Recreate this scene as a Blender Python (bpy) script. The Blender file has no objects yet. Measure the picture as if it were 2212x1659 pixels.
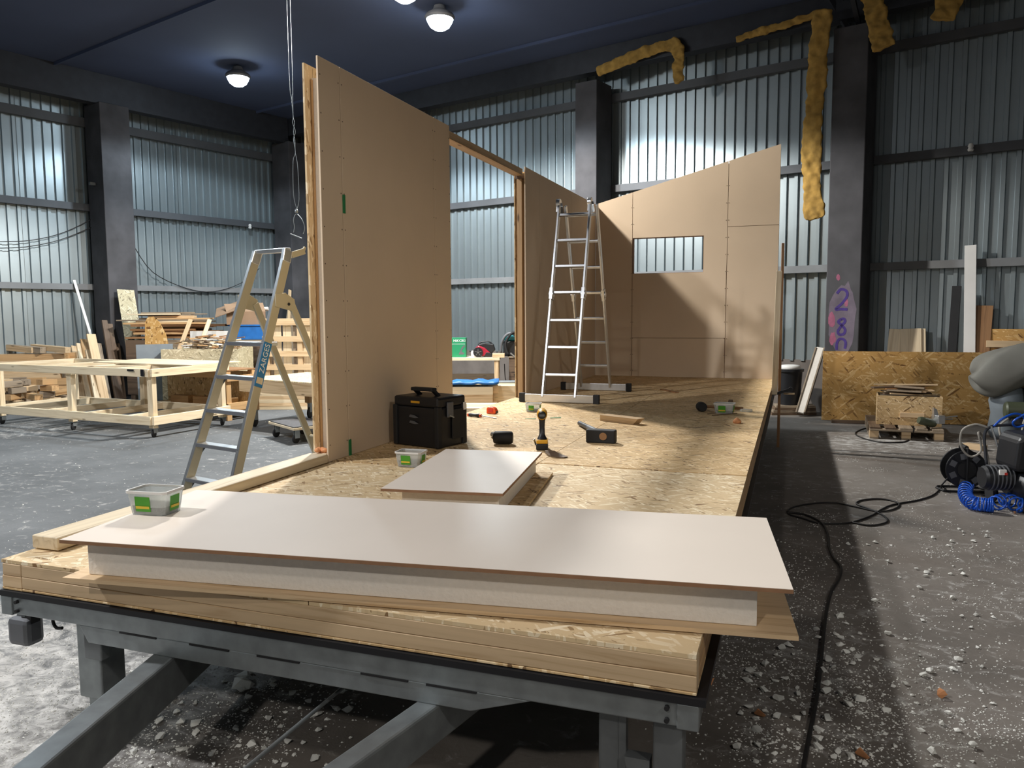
import bpy, bmesh, math, random
from mathutils import Vector, Matrix, Euler
random.seed(7)
S = bpy.context.scene
COL = S.collection
PI = math.pi

# ------------------------------------------------------------------ camera
FPX = 1691.08                      # focal length in pixels of a 2212 x 1659 frame
YAW, PITCH, ROLL = -0.3442, -0.0914, -0.0062
D = 0.68                           # height of the trailer deck above the hall floor
CAM = Vector((2.7125, -2.0001, 0.8849 + D))
_f = Vector((math.sin(YAW)*math.cos(PITCH), math.cos(YAW)*math.cos(PITCH), math.sin(PITCH)))
_r = Vector((math.cos(YAW), -math.sin(YAW), 0)); _u = _r.cross(_f)
_r2 = _r*math.cos(ROLL) + _u*math.sin(ROLL); _u2 = _u*math.cos(ROLL) - _r*math.sin(ROLL)
cd = bpy.data.cameras.new('camera'); cam = bpy.data.objects.new('camera', cd); COL.objects.link(cam)
cd.sensor_width = 36; cd.sensor_fit = 'HORIZONTAL'; cd.lens = FPX*36/2212; cd.clip_start = .05; cd.clip_end = 100
cam.matrix_world = Matrix(((_r2.x, _u2.x, -_f.x, CAM.x), (_r2.y, _u2.y, -_f.y, CAM.y), (_r2.z, _u2.z, -_f.z, CAM.z), (0, 0, 0, 1)))
S.camera = cam

# ------------------------------------------------------------------ world and exposure
w = bpy.data.worlds.new('world'); S.world = w; w.use_nodes = True
w.node_tree.nodes['Background'].inputs[0].default_value = (.05, .06, .09, 1)
w.node_tree.nodes['Background'].inputs[1].default_value = .05
S.view_settings.view_transform = 'Standard'; S.view_settings.look = 'None'
S.view_settings.gamma = 1; S.view_settings.use_curve_mapping = False
S.view_settings.exposure = 0.45
LAMP_Z = 5.75
# high-bay lamps: (x, y, watts, colour); the first three hang in view, the fourth out of view, the last three are added unseen fill
LAMPS = [(-6.77, 9.99, 300, (.76, .90, 1)), (-2.2, 8.71, 560, (.82, .93, 1)), (-2.2, 7.62, 1500, (1, .95, .88)),
         (-3.3, -1.0, 820, (.98, .98, 1)), (-7.5, 3.2, 160, (.76, .90, 1)), (7.0, -3.5, 230, (1, .93, .85)), (1.2, -6.5, 330, (1, .94, .87))]

# pixel of the 2212 x 1659 photo -> direction / position
def ray(x, y):
    return _r2*((x-1106)/FPX) - _u2*((y-829.5)/FPX) + _f
def gz(x, y, z=0.0):
    d = ray(x, y); return CAM + d*((z-CAM.z)/d.z)
def at(x, y, dep):
    return CAM + ray(x, y)*dep
HA = math.radians(16)
E1 = Vector((math.cos(HA), -math.sin(HA), 0)); E2 = Vector((math.sin(HA), math.cos(HA), 0))
def hall(u, v, z=0.0): return E1*u + E2*v + Vector((0, 0, z))
WB, WL, WR, WF = 11.4, -12.3, 9.5, -9.0     # hall walls in hall coordinates
CEIL = 6.0

# ------------------------------------------------------------------ materials
def nt(name):
    m = bpy.data.materials.new(name); m.use_nodes = True; n = m.node_tree
    return m, n, n.nodes['Principled BSDF']
def N(n, t, **k):
    x = n.nodes.new(t)
    for a, b in k.items():
        if a in x.inputs: x.inputs[a].default_value = b
        else: setattr(x, a, b)
    return x
def ramp(n, stops):
    r = n.nodes.new('ShaderNodeValToRGB'); e = r.color_ramp.elements
    while len(e) < len(stops): e.new(.5)
    for i, (p, c) in enumerate(stops): e[i].position = p; e[i].color = (*c, 1)
    return r
def srgb(*c):
    return tuple(((v/255)/12.92 if v/255 <= .04045 else ((v/255+.055)/1.055)**2.4) for v in c)
def plain(name, c, rough=.6, metal=0, var=.12, scale=6, bump=0, trans=0, coat=0):
    m, n, b = nt(name); L = n.links
    b.inputs['Roughness'].default_value = rough; b.inputs['Metallic'].default_value = metal
    if trans: b.inputs['Transmission Weight'].default_value = trans
    if var or bump:
        tc = N(n, 'ShaderNodeTexCoord'); no = N(n, 'ShaderNodeTexNoise', Scale=scale, Detail=5.0)
        L.new(tc.outputs['Object'], no.inputs['Vector'])
        r = ramp(n, [(.3, tuple(v*(1-var) for v in c)), (.7, tuple(min(1, v*(1+var)) for v in c))])
        L.new(no.outputs['Fac'], r.inputs[0]); L.new(r.outputs[0], b.inputs['Base Color'])
        if bump:
            bp = N(n, 'ShaderNodeBump', Strength=bump, Distance=.01); L.new(no.outputs['Fac'], bp.inputs['Height']); L.new(bp.outputs[0], b.inputs['Normal'])
    else: b.inputs['Base Color'].default_value = (*c, 1)
    return m
def offset_coords(n):
    """object coordinates shifted by each object's own random number"""
    L = n.links; tc = N(n, 'ShaderNodeTexCoord'); oi = N(n, 'ShaderNodeObjectInfo')
    mu = N(n, 'ShaderNodeVectorMath', operation='SCALE'); cb = N(n, 'ShaderNodeCombineXYZ')
    for i in range(3): L.new(oi.outputs['Random'], cb.inputs[i])
    L.new(cb.outputs[0], mu.inputs[0]); mu.inputs['Scale'].default_value = 37.0
    ad = N(n, 'ShaderNodeVectorMath', operation='ADD'); L.new(tc.outputs['Object'], ad.inputs[0]); L.new(mu.outputs[0], ad.inputs[1])
    return ad.outputs[0], oi.outputs['Random']
def osb(name, dark, mid, light, size=1.0, rough=.75):
    """oriented strand board: three crossing layers of long strands"""
    m, n, b = nt(name); L = n.links; co, rnd = offset_coords(n)
    vals = []
    for i, (ang, sc) in enumerate(((.12, 1.0), (.9, 1.15), (-.7, .9))):
        mp = N(n, 'ShaderNodeMapping'); mp.inputs['Rotation'].default_value = (0, 0, ang)
        mp.inputs['Location'].default_value = (i*3.1, i*1.7, i*.6)
        L.new(co, mp.inputs['Vector'])
        sq = N(n, 'ShaderNodeVectorMath', operation='MULTIPLY'); sq.inputs[1].default_value = (15*sc/size, 85*sc/size, 20)
        L.new(mp.outputs[0], sq.inputs[0])
        v = N(n, 'ShaderNodeTexVoronoi', Scale=1.0, Randomness=1.0); L.new(sq.outputs[0], v.inputs['Vector'])
        sp = N(n, 'ShaderNodeSeparateColor'); L.new(v.outputs['Color'], sp.inputs[0]); vals.append(sp)
    # a strand of layer 2 or 3 lies on top where its second random number is high
    cur = vals[0].outputs[0]
    for s, th in ((vals[1], .62), (vals[2], .72)):
        g = N(n, 'ShaderNodeMath', operation='GREATER_THAN'); g.inputs[1].default_value = th; L.new(s.outputs[1], g.inputs[0])
        mx = N(n, 'ShaderNodeMix'); L.new(g.outputs[0], mx.inputs[0]); L.new(cur, mx.inputs[2]); L.new(s.outputs[0], mx.inputs[3]); cur = mx.outputs[0]
    r = ramp(n, [(.0, dark), (.12, mid), (.72, mid), (.97, light)]); L.new(cur, r.inputs[0])
    no = N(n, 'ShaderNodeTexNoise', Scale=1.6/size, Detail=6.0); L.new(co, no.inputs['Vector'])
    hs = N(n, 'ShaderNodeHueSaturation'); mr = N(n, 'ShaderNodeMapRange'); L.new(no.outputs['Fac'], mr.inputs[0])
    mr.inputs[1].default_value = .3; mr.inputs[2].default_value = .7; mr.inputs[3].default_value = .88; mr.inputs[4].default_value = 1.1
    L.new(mr.outputs[0], hs.inputs['Value']); L.new(r.outputs[0], hs.inputs['Color']); L.new(hs.outputs[0], b.inputs['Base Color'])
    bp = N(n, 'ShaderNodeBump', Strength=.25, Distance=.004); L.new(cur, bp.inputs['Height']); L.new(bp.outputs[0], b.inputs['Normal'])
    b.inputs['Roughness'].default_value = rough
    return m
def wood(name, c, dark, rough=.6, knots=True):
    """sawn timber, grain along the local x axis"""
    m, n, b = nt(name); L = n.links; co, rnd = offset_coords(n)
    sq = N(n, 'ShaderNodeVectorMath', operation='MULTIPLY'); sq.inputs[1].default_value = (1.3, 26, 26); L.new(co, sq.inputs[0])
    no = N(n, 'ShaderNodeTexNoise', Scale=1.0, Detail=5.0, Distortion=1.2); L.new(sq.outputs[0], no.inputs['Vector'])
    r = ramp(n, [(.25, dark), (.48, c), (.75, tuple(min(1, v*1.12) for v in c))]); L.new(no.outputs['Fac'], r.inputs[0])
    out = r.outputs[0]
    if knots:
        s2 = N(n, 'ShaderNodeVectorMath', operation='MULTIPLY'); s2.inputs[1].default_value = (2.2, 8, 8); L.new(co, s2.inputs[0])
        v = N(n, 'ShaderNodeTexVoronoi', Scale=1.0); L.new(s2.outputs[0], v.inputs['Vector'])
        kr = ramp(n, [(.05, (1, 1, 1)), (.12, (0, 0, 0))]); L.new(v.outputs['Distance'], kr.inputs[0])
        mx = N(n, 'ShaderNodeMix', data_type='RGBA'); L.new(kr.outputs[0], mx.inputs[0]); L.new(out, mx.inputs[6])
        mx.inputs[7].default_value = (*[v*.45 for v in dark], 1); out = mx.outputs[2]
    hs = N(n, 'ShaderNodeHueSaturation'); mr = N(n, 'ShaderNodeMapRange'); L.new(rnd, mr.inputs[0]); mr.inputs[3].default_value = .82; mr.inputs[4].default_value = 1.1
    L.new(mr.outputs[0], hs.inputs['Value']); L.new(out, hs.inputs['Color']); L.new(hs.outputs[0], b.inputs['Base Color'])
    b.inputs['Roughness'].default_value = rough
    return m
def floor_mat():
    m, n, b = nt('concrete_floor'); L = n.links
    tc = N(n, 'ShaderNodeTexCoord'); co = tc.outputs['Object']
    n1 = N(n, 'ShaderNodeTexNoise', Scale=.8, Detail=8.0, Roughness=.65); L.new(co, n1.inputs['Vector'])
    base = ramp(n, [(.3, srgb(92, 87, 81)), (.5, srgb(118, 111, 104)), (.7, srgb(136, 131, 125))]); L.new(n1.outputs['Fac'], base.inputs[0])
    # left of the trailer the base colour is a cooler, darker grey
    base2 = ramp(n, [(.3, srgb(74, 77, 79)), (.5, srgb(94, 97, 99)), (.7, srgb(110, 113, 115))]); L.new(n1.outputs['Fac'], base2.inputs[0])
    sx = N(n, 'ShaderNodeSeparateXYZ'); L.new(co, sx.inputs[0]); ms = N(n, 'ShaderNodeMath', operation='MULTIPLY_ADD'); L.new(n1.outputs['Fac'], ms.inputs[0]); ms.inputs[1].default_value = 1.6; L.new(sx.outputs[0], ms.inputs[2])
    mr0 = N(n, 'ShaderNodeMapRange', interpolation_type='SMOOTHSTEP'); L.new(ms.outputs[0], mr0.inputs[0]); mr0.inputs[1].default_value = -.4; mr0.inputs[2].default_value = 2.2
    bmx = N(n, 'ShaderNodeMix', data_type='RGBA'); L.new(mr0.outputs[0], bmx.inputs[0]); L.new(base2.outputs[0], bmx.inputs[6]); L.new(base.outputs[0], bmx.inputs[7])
    # trodden foam dust: streaks and speckles, densest around the trailer's draw bar
    sq = N(n, 'ShaderNodeVectorMath', operation='MULTIPLY'); sq.inputs[1].default_value = (9, 11, 1); L.new(co, sq.inputs[0])
    n2 = N(n, 'ShaderNodeTexNoise', Scale=1.0, Detail=9.0, Roughness=.72, Distortion=.6); L.new(sq.outputs[0], n2.inputs['Vector'])
    n3 = N(n, 'ShaderNodeTexNoise', Scale=.55, Detail=4.0); L.new(co, n3.inputs['Vector'])
    acc = None
    for (x, y, rad, amp) in ((-.6, .1, 2.2, .24), (.6, -1.2, 1.3, .06), (3.9, 8.2, 1.6, .14), (2.9, 1.5, 1.6, .08), (3.9, 4.3, 2.0, .03), (-2.0, 3.0, 1.5, .03), (-7.0, 5.6, .9, .14)):
        df = N(n, 'ShaderNodeVectorMath', operation='DISTANCE'); L.new(co, df.inputs[0]); df.inputs[1].default_value = (x, y, 0)
        mr = N(n, 'ShaderNodeMapRange', interpolation_type='SMOOTHSTEP'); L.new(df.outputs['Value'], mr.inputs[0])
        mr.inputs[1].default_value = 0; mr.inputs[2].default_value = rad; mr.inputs[3].default_value = amp; mr.inputs[4].default_value = 0
        if acc is None: acc = mr.outputs[0]
        else:
            a = N(n, 'ShaderNodeMath', operation='MAXIMUM'); L.new(acc, a.inputs[0]); L.new(mr.outputs[0], a.inputs[1]); acc = a.outputs[0]
    a = N(n, 'ShaderNodeMath', operation='ADD'); L.new(acc, a.inputs[0]); L.new(n2.outputs['Fac'], a.inputs[1])
    a2 = N(n, 'ShaderNodeMath', operation='MULTIPLY_ADD'); L.new(n3.outputs['Fac'], a2.inputs[0]); a2.inputs[1].default_value = .25; L.new(a.outputs[0], a2.inputs[2])
    mk = ramp(n, [(.70, (0, 0, 0)), (.92, (1, 1, 1))]); L.new(a2.outputs[0], mk.inputs[0])
    mx = N(n, 'ShaderNodeMix', data_type='RGBA'); L.new(mk.outputs[0], mx.inputs[0]); L.new(bmx.outputs[2], mx.inputs[6]); mx.inputs[7].default_value = (*srgb(196, 194, 190), 1)
    L.new(mx.outputs[2], b.inputs['Base Color']); b.inputs['Roughness'].default_value = .8
    bp = N(n, 'ShaderNodeBump', Strength=.5, Distance=.012); L.new(n2.outputs['Fac'], bp.inputs['Height']); L.new(bp.outputs[0], b.inputs['Normal'])
    return m

M = {}
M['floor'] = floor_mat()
M['osb'] = osb('osb_gold', srgb(96, 66, 34), srgb(204, 172, 124), srgb(238, 214, 172))
M['osb_pale'] = osb('osb_pale', srgb(140, 108, 70), srgb(214, 188, 146), srgb(244, 228, 196))
M['osb_big'] = osb('osb_coarse', srgb(120, 80, 36), srgb(200, 154, 88), srgb(232, 196, 138), size=1.6)
M['osb_grey'] = osb('osb_weathered', srgb(110, 100, 78), srgb(186, 176, 146), srgb(220, 212, 184), size=1.5)
M['wood'] = wood('spruce', srgb(212, 184, 146), srgb(178, 144, 102))
M['wood_pale'] = wood('spruce_pale', srgb(232, 214, 182), srgb(202, 176, 136))
M['wood_tan'] = wood('spruce_tan', srgb(196, 158, 112), srgb(156, 116, 72))
M['wood_grey'] = wood('weathered_timber', srgb(150, 134, 114), srgb(104, 90, 74))
M['wood_dark'] = wood('dark_timber', srgb(104, 84, 66), srgb(70, 54, 42))
M['wood_brown'] = wood('brown_timber', srgb(150, 110, 72), srgb(112, 78, 46), knots=False)
M['board'] = plain('fibre_board', srgb(222, 200, 172), .7, var=.03, scale=2)
M['board_edge'] = plain('fibre_board_edge', srgb(150, 112, 82), .8, var=.1, scale=30)
M['white_board'] = plain('cream_fibre_board', srgb(232, 220, 206), .55, var=.025, scale=2.5)
M['foam'] = plain('polystyrene', srgb(236, 230, 220), .9, var=.03, scale=60, bump=.3)
M['foam_chip'] = plain('polystyrene_chip', srgb(226, 226, 220), .9, var=.1, scale=20)
M['foam_orange'] = plain('expanding_foam', srgb(226, 158, 108), .85, var=.2, scale=30, bump=.5)
M['galv'] = plain('galvanised_steel', srgb(150, 156, 158), .48, .75, var=.16, scale=14)
M['galv_dark'] = plain('dull_galvanised_steel', srgb(120, 124, 126), .55, .6, var=.2, scale=9)
M['sheet'] = plain('zinc_sheet', srgb(152, 162, 166), .38, .7, var=.07, scale=1.2, bump=.15)
M['girt'] = plain('painted_girt', srgb(84, 86, 90), .6, .2, var=.1, scale=3)
M['girt_wood'] = plain('dusty_girt', srgb(120, 122, 124), .75, 0, var=.12, scale=3)
M['plinth'] = plain('plinth_concrete', srgb(112, 104, 98), .9, var=.2, scale=3, bump=.4)
M['concrete'] = plain('column_concrete', srgb(70, 69, 72), .85, var=.3, scale=2.5, bump=.5)
M['ceiling'] = plain('dark_blue_roof', srgb(60, 70, 96), .9, var=.12, scale=.6)  # even dark blue-grey roof colour
M['steel_dark'] = plain('dark_steel', srgb(52, 54, 60), .6, .4, var=.15)
M['wool'] = plain('glass_wool', srgb(160, 126, 62), .95, var=.28, scale=9, bump=.9)
M['alu'] = plain('aluminium', srgb(206, 208, 210), .32, .9, var=.05, scale=20)
M['alu_gold'] = plain('anodised_aluminium', srgb(192, 182, 156), .5, .35, var=.04)
M['black'] = plain('black_plastic', srgb(24, 25, 29), .45, 0, var=.15)
M['rubber'] = plain('black_rubber', srgb(26, 26, 28), .7, 0, var=.2)
M['grey_plastic'] = plain('grey_plastic', srgb(92, 94, 98), .5, 0, var=.08)
M['yellow'] = plain('yellow_plastic', srgb(214, 158, 38), .45, var=.05)
M['orange'] = plain('orange_plastic', srgb(224, 82, 30), .4, var=.05)
M['red'] = plain('dark_red_plastic', srgb(150, 26, 48), .35, var=.05)
M['green'] = plain('green_print', srgb(74, 152, 42), .5, var=.05)
M['green_box'] = plain('green_card', srgb(24, 132, 88), .5, var=.04)
M['green_shim'] = plain('green_shim', srgb(34, 128, 74), .5, var=.05)
M['white'] = plain('white_print', srgb(236, 236, 236), .5, var=0)
M['white_plank'] = plain('white_plank', srgb(222, 220, 216), .6, var=.04, scale=3)
M['dark_red_print'] = plain('red_print', srgb(196, 52, 40), .5, var=0)
M['yellow_print'] = plain('yellow_print', srgb(222, 190, 60), .5, var=0)
M['blue_label'] = plain('blue_label', srgb(30, 120, 176), .4, var=0)
M['blue_hose'] = plain('blue_hose', srgb(26, 84, 190), .28, var=.06)
M['tarp'] = plain('blue_tarp', srgb(34, 104, 176), .45, var=.15, scale=8)
M['teal'] = plain('teal_plastic', srgb(24, 118, 126), .4, var=.05)
M['cloth'] = plain('grey_cloth', srgb(122, 122, 116), .85, var=.08, scale=5)
M['card'] = plain('cardboard', srgb(138, 112, 88), .85, var=.08, scale=6)
M['machine_green'] = plain('machine_green', srgb(74, 80, 62), .5, .1, var=.12)
M['screw'] = plain('screws', srgb(110, 104, 92), .4, .6, var=.6, scale=160, bump=1)
M['purple'] = plain('purple_spray', srgb(64, 44, 116), .8, var=.15, scale=20)
M['mauve'] = plain('mauve_spray', srgb(104, 94, 106), .85, var=.25, scale=5)
M['pink'] = plain('pink_spray', srgb(152, 88, 112), .85, var=.2, scale=14)
M['membrane'] = plain('black_membrane', srgb(20, 20, 24), .6, var=.1)
M['carpet'] = plain('dolly_carpet', srgb(86, 86, 88), .95, var=.15, scale=40)
M['grey_sheet'] = plain('grey_sheet', srgb(132, 142, 150), .5, .3, var=.08)
M['cable'] = plain('black_cable', srgb(28, 26, 26), .6, var=.1)
M['grey_hose'] = plain('grey_hose', srgb(150, 146, 138), .6, var=.1)
def translucent(name, c):
    m, n, b = nt(name); b.inputs['Base Color'].default_value = (*c, 1); b.inputs['Roughness'].default_value = .25
    b.inputs['Transmission Weight'].default_value = .75; b.inputs['IOR'].default_value = 1.2
    return m
M['tub'] = translucent('clear_plastic', (.9, .93, .92))
def emit(name, c, s):
    m, n, b = nt(name); b.inputs['Emission Color'].default_value = (*c, 1); b.inputs['Emission Strength'].default_value = s; b.inputs['Base Color'].default_value = (.8, .8, .8, 1)
    return m

# ------------------------------------------------------------------ mesh building
class MB:
    def __init__(s): s.v = []; s.f = []
    def add(s, vs, fs):
        o = len(s.v); s.v += [Vector(v) for v in vs]; s.f += [[o+i for i in f] for f in fs]; return s
    def box(s, c, d, rot=None):
        c = Vector(c); hx, hy, hz = d[0]/2, d[1]/2, d[2]/2
        vs = [Vector((x*hx, y*hy, z*hz)) for x in (-1, 1) for y in (-1, 1) for z in (-1, 1)]
        if rot is not None:
            R = rot if isinstance(rot, Matrix) else Euler(rot).to_matrix()
            vs = [R @ v for v in vs]
        return s.add([v+c for v in vs], [(0, 1, 3, 2), (4, 6, 7, 5), (0, 4, 5, 1), (2, 3, 7, 6), (0, 2, 6, 4), (1, 5, 7, 3)])
    def span(s, a, b):
        a = Vector(a); b = Vector(b); return s.box((a+b)/2, b-a)
    def bar(s, p, q, w, h, up=(0, 0, 1)):
        p = Vector(p); q = Vector(q); R = frame(q-p, up); return s.box((p+q)/2, ((q-p).length, w, h), R)
    def cyl(s, p, q, r, r2=None, n=12):
        return s.tube([p, q], [r, r if r2 is None else r2], n)
    def tube(s, pts, r, n=8, closed=False):
        pts = [Vector(p) for p in pts]; k = len(pts); rr = r if isinstance(r, (list, tuple)) else [r]*k
        o = len(s.v); pv = None
        for i, p in enumerate(pts):
            if closed: t = pts[(i+1) % k]-pts[i-1]
            else: t = pts[min(i+1, k-1)]-pts[max(i-1, 0)]
            t.normalize()
            if pv is None:
                pv = t.orthogonal().normalized()
            else:
                pv = (pv - t*pv.dot(t)); pv = pv.normalized() if pv.length > 1e-6 else t.orthogonal().normalized()
            b = t.cross(pv)
            for j in range(n):
                a = 2*PI*j/n; s.v.append(p + (pv*math.cos(a)+b*math.sin(a))*rr[i])
        for i in range(k if closed else k-1):
            i2 = (i+1) % k
            for j in range(n):
                s.f.append([o+i*n+j, o+i*n+(j+1) % n, o+i2*n+(j+1) % n, o+i2*n+j])
        if not closed:
            s.f.append([o+j for j in range(n)][::-1]); s.f.append([o+(k-1)*n+j for j in range(n)])
        return s
    def prism(s, poly, z0, z1, fn=None):
        fn = fn or (lambda x, y, z: (x, y, z)); k = len(poly)
        vs = [fn(x, y, z0) for x, y in poly]+[fn(x, y, z1) for x, y in poly]
        return s.add(vs, [list(range(k))[::-1], list(range(k, 2*k))]+[[i, (i+1) % k, k+(i+1) % k, k+i] for i in range(k)])
    def lathe(s, prof, c=(0, 0, 0), n=20, R=None):
        c = Vector(c); o = len(s.v)
        for r, z in prof:
            for j in range(n):
                a = 2*PI*j/n; v = Vector((r*math.cos(a), r*math.sin(a), z)); s.v.append(c+(R @ v if R else v))
        for i in range(len(prof)-1):
            for j in range(n): s.f.append([o+i*n+j, o+i*n+(j+1) % n, o+(i+1)*n+(j+1) % n, o+(i+1)*n+j])
        s.f.append([o+j for j in range(n)][::-1]); s.f.append([o+(len(prof)-1)*n+j for j in range(n)])
        return s
    def mesh(s, name):
        me = bpy.data.meshes.new(name); me.from_pydata([tuple(v) for v in s.v], [], s.f)
        bm = bmesh.new(); bm.from_mesh(me); bmesh.ops.recalc_face_normals(bm, faces=bm.faces); bm.to_mesh(me); bm.free(); return me
    def build(s, name, mat, parent=None, smooth=False, bevel=0, world=False, loc=None, rot=None, seg=2):
        if world and parent is not None:
            Mi = MW[parent.name].inverted(); s.v = [Mi @ v for v in s.v]
        me = s.mesh(name); o = bpy.data.objects.new(name, me); COL.objects.link(o)
        me.materials.append(M[mat] if isinstance(mat, str) else mat)
        if smooth:
            for p in me.polygons: p.use_smooth = True
            if smooth != True: me.set_sharp_from_angle(angle=smooth)
        if bevel:
            b = o.modifiers.new('bevel', 'BEVEL'); b.width = bevel; b.segments = seg; b.limit_method = 'ANGLE'
        if parent is not None: o.parent = parent
        if loc is not None: o.location = loc
        if rot is not None: o.rotation_euler = rot
        return o
MW = {}
def frame(x, up=(0, 0, 1)):
    x = Vector(x).normalized(); up = Vector(up)
    if abs(x.dot(up)) > .99: up = Vector((0, 1, 0))
    y = up.cross(x).normalized(); z = x.cross(y)
    return Matrix((x, y, z)).transposed()
def tag(o, label, cat, group=None):
    o['label'] = label; o['category'] = cat
    if group: o['group'] = group
    return o
def thing(name, label, cat, loc=(0, 0, 0), rotz=0, group=None):
    o = bpy.data.objects.new(name, None); COL.objects.link(o); o.location = loc; o.rotation_euler = (0, 0, rotz); o.empty_display_size = .1
    MW[o.name] = Matrix.Translation(Vector(loc)) @ Matrix.Rotation(rotz, 4, 'Z')
    return tag(o, label, cat, group)
def structure(name, loc=(0, 0, 0), rotz=0):
    o = bpy.data.objects.new(name, None); COL.objects.link(o); o.location = loc; o.rotation_euler = (0, 0, rotz); o['kind'] = 'structure'
    MW[o.name] = Matrix.Translation(Vector(loc)) @ Matrix.Rotation(rotz, 4, 'Z')
    return o
BOXES = {}
def plank(name, p, q, wd, th, mat, parent=None, up=(0, 0, 1), bevel=.002, world=True, roll=0):
    """one board: its own object, local x along its length so the grain follows it"""
    p = Vector(p); q = Vector(q); L = (q-p).length; key = (round(L, 3), wd, th, mat)
    if key not in BOXES:
        me = MB().box((0, 0, 0), (L, wd, th)).mesh(name); me.materials.append(M[mat]); BOXES[key] = me
    o = bpy.data.objects.new(name, BOXES[key]); COL.objects.link(o)
    R = frame(q-p, up)
    if roll: R = R @ Matrix.Rotation(roll, 3, 'X')
    m = Matrix.Translation((p+q)/2) @ R.to_4x4()
    if parent is not None:
        if world: m = MW[parent.name].inverted() @ m
        o.parent = parent
    o.matrix_local = m if parent is not None else m
    if bevel:
        b = o.modifiers.new('bevel', 'BEVEL'); b.width = bevel; b.segments = 1
    return o
def copy_tree(o, loc=None, rotz=None, label=None):
    c = o.copy(); COL.objects.link(c)
    if loc is not None: c.location = loc
    if rotz is not None: c.rotation_euler = (0, 0, rotz)
    if label: c['label'] = label
    for ch in list(o.children):
        k = ch.copy(); COL.objects.link(k); k.parent = c
        for g in list(ch.children):
            h = g.copy(); COL.objects.link(h); h.parent = k
    return c
def text_mesh(body, size, ext=.0008):
    cu = bpy.data.curves.new('lettering', 'FONT'); cu.body = body; cu.size = size; cu.extrude = ext; cu.align_x = 'CENTER'; cu.align_y = 'CENTER'; cu.resolution_u = 3
    o = bpy.data.objects.new('lettering', cu); me = bpy.data.meshes.new_from_object(o); bpy.data.objects.remove(o); bpy.data.curves.remove(cu)
    return me
def lettering(body, size, mat, parent, R, loc):
    me = text_mesh(body, size); me.materials.append(M[mat]); o = bpy.data.objects.new('lettering', me); COL.objects.link(o)
    o.parent = parent; o.matrix_local = Matrix.Translation(Vector(loc)) @ R.to_4x4(); return o
def smooth_path(pts, n=6):
    """Catmull-Rom through the points"""
    pts = [Vector(p) for p in pts]; out = []
    for i in range(len(pts)-1):
        a = pts[max(i-1, 0)]; b = pts[i]; c = pts[i+1]; d = pts[min(i+2, len(pts)-1)]
        for k in range(n):
            t = k/n
            out.append(.5*((2*b)+(c-a)*t+(2*a-5*b+4*c-d)*t*t+(3*b-a-3*c+d)*t**3))
    out.append(pts[-1]); return out

# ================================================================== THE HALL
o = MB().add([hall(WL-.3, WF-.3), hall(WR+.3, WF-.3), hall(WR+.3, WB+.3), hall(WL-.3, WB+.3)] +
             [hall(WL-.3, WF-.3, -.1), hall(WR+.3, WF-.3, -.1), hall(WR+.3, WB+.3, -.1), hall(WL-.3, WB+.3, -.1)],
             [(0, 1, 2, 3), (7, 6, 5, 4), (0, 4, 5, 1), (1, 5, 6, 2), (2, 6, 7, 3), (3, 7, 4, 0)]).build('floor', 'floor')
o['kind'] = 'structure'

def sheet_mesh(z0, z1):
    prof = []
    for k in range(6):
        x = k*.17
        prof += [(x, 0), (x+.086, 0), (x+.096, -.034), (x+.148, -.034), (x+.158, 0)]
    prof.append((1.03, 0))
    b = MB(); n = len(prof)
    b.add([(x-.51, y, z0) for x, y in prof]+[(x-.51, y, z1) for x, y in prof], [(i, i+1, n+i+1, n+i) for i in range(n-1)])
    me = b.mesh('corrugated_sheet'); me.materials.append(M['sheet']); return me
SHEET = sheet_mesh(.78, CEIL)
def hall_wall(name, length, loc, rotz, girts, gd=.1, first=.0):
    """local x along the wall, local -y into the hall"""
    r = structure(name, loc, rotz)
    MB().span((0, -.02, 0), (length, .25, .8)).build('plinth', 'plinth', r)
    MB().span((0, .03, .8), (length, .06, CEIL)).build('outer_lining', 'sheet', r)
    k = 0
    while k*1.02 < length-.2:
        o = bpy.data.objects.new('corrugated_sheet', SHEET); COL.objects.link(o); o.parent = r
        o.location = (.51+k*1.02, -.002+random.uniform(-.003, .003), 0); o.rotation_euler = (random.uniform(-.0012, .0012), 0, random.uniform(-.012, .012)); k += 1
    for z, h, m in girts:
        MB().span((0, -.03-gd, z-h), (length, -.03, z)).build('girt', m, r)
    return r
LB = WR-WL; LS = WB-WF
R0 = -HA
back_g = [(2.25, .11, 'girt_wood'), (3.78, .12, 'girt'), (5.34, .13, 'girt')]
left_g = [(2.15, .11, 'girt_wood'), (3.66, .13, 'girt'), (5.25, .16, 'girt')]
hall_wall('wall_back', LB, hall(WL, WB), R0, back_g)
hall_wall('wall_left', LS, hall(WL, WF), R0+PI/2, left_g)
hall_wall('wall_right', LS, hall(WR, WB), R0-PI/2, back_g)
hall_wall('wall_front', LB, hall(WR, WF), R0+PI, back_g)
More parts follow.
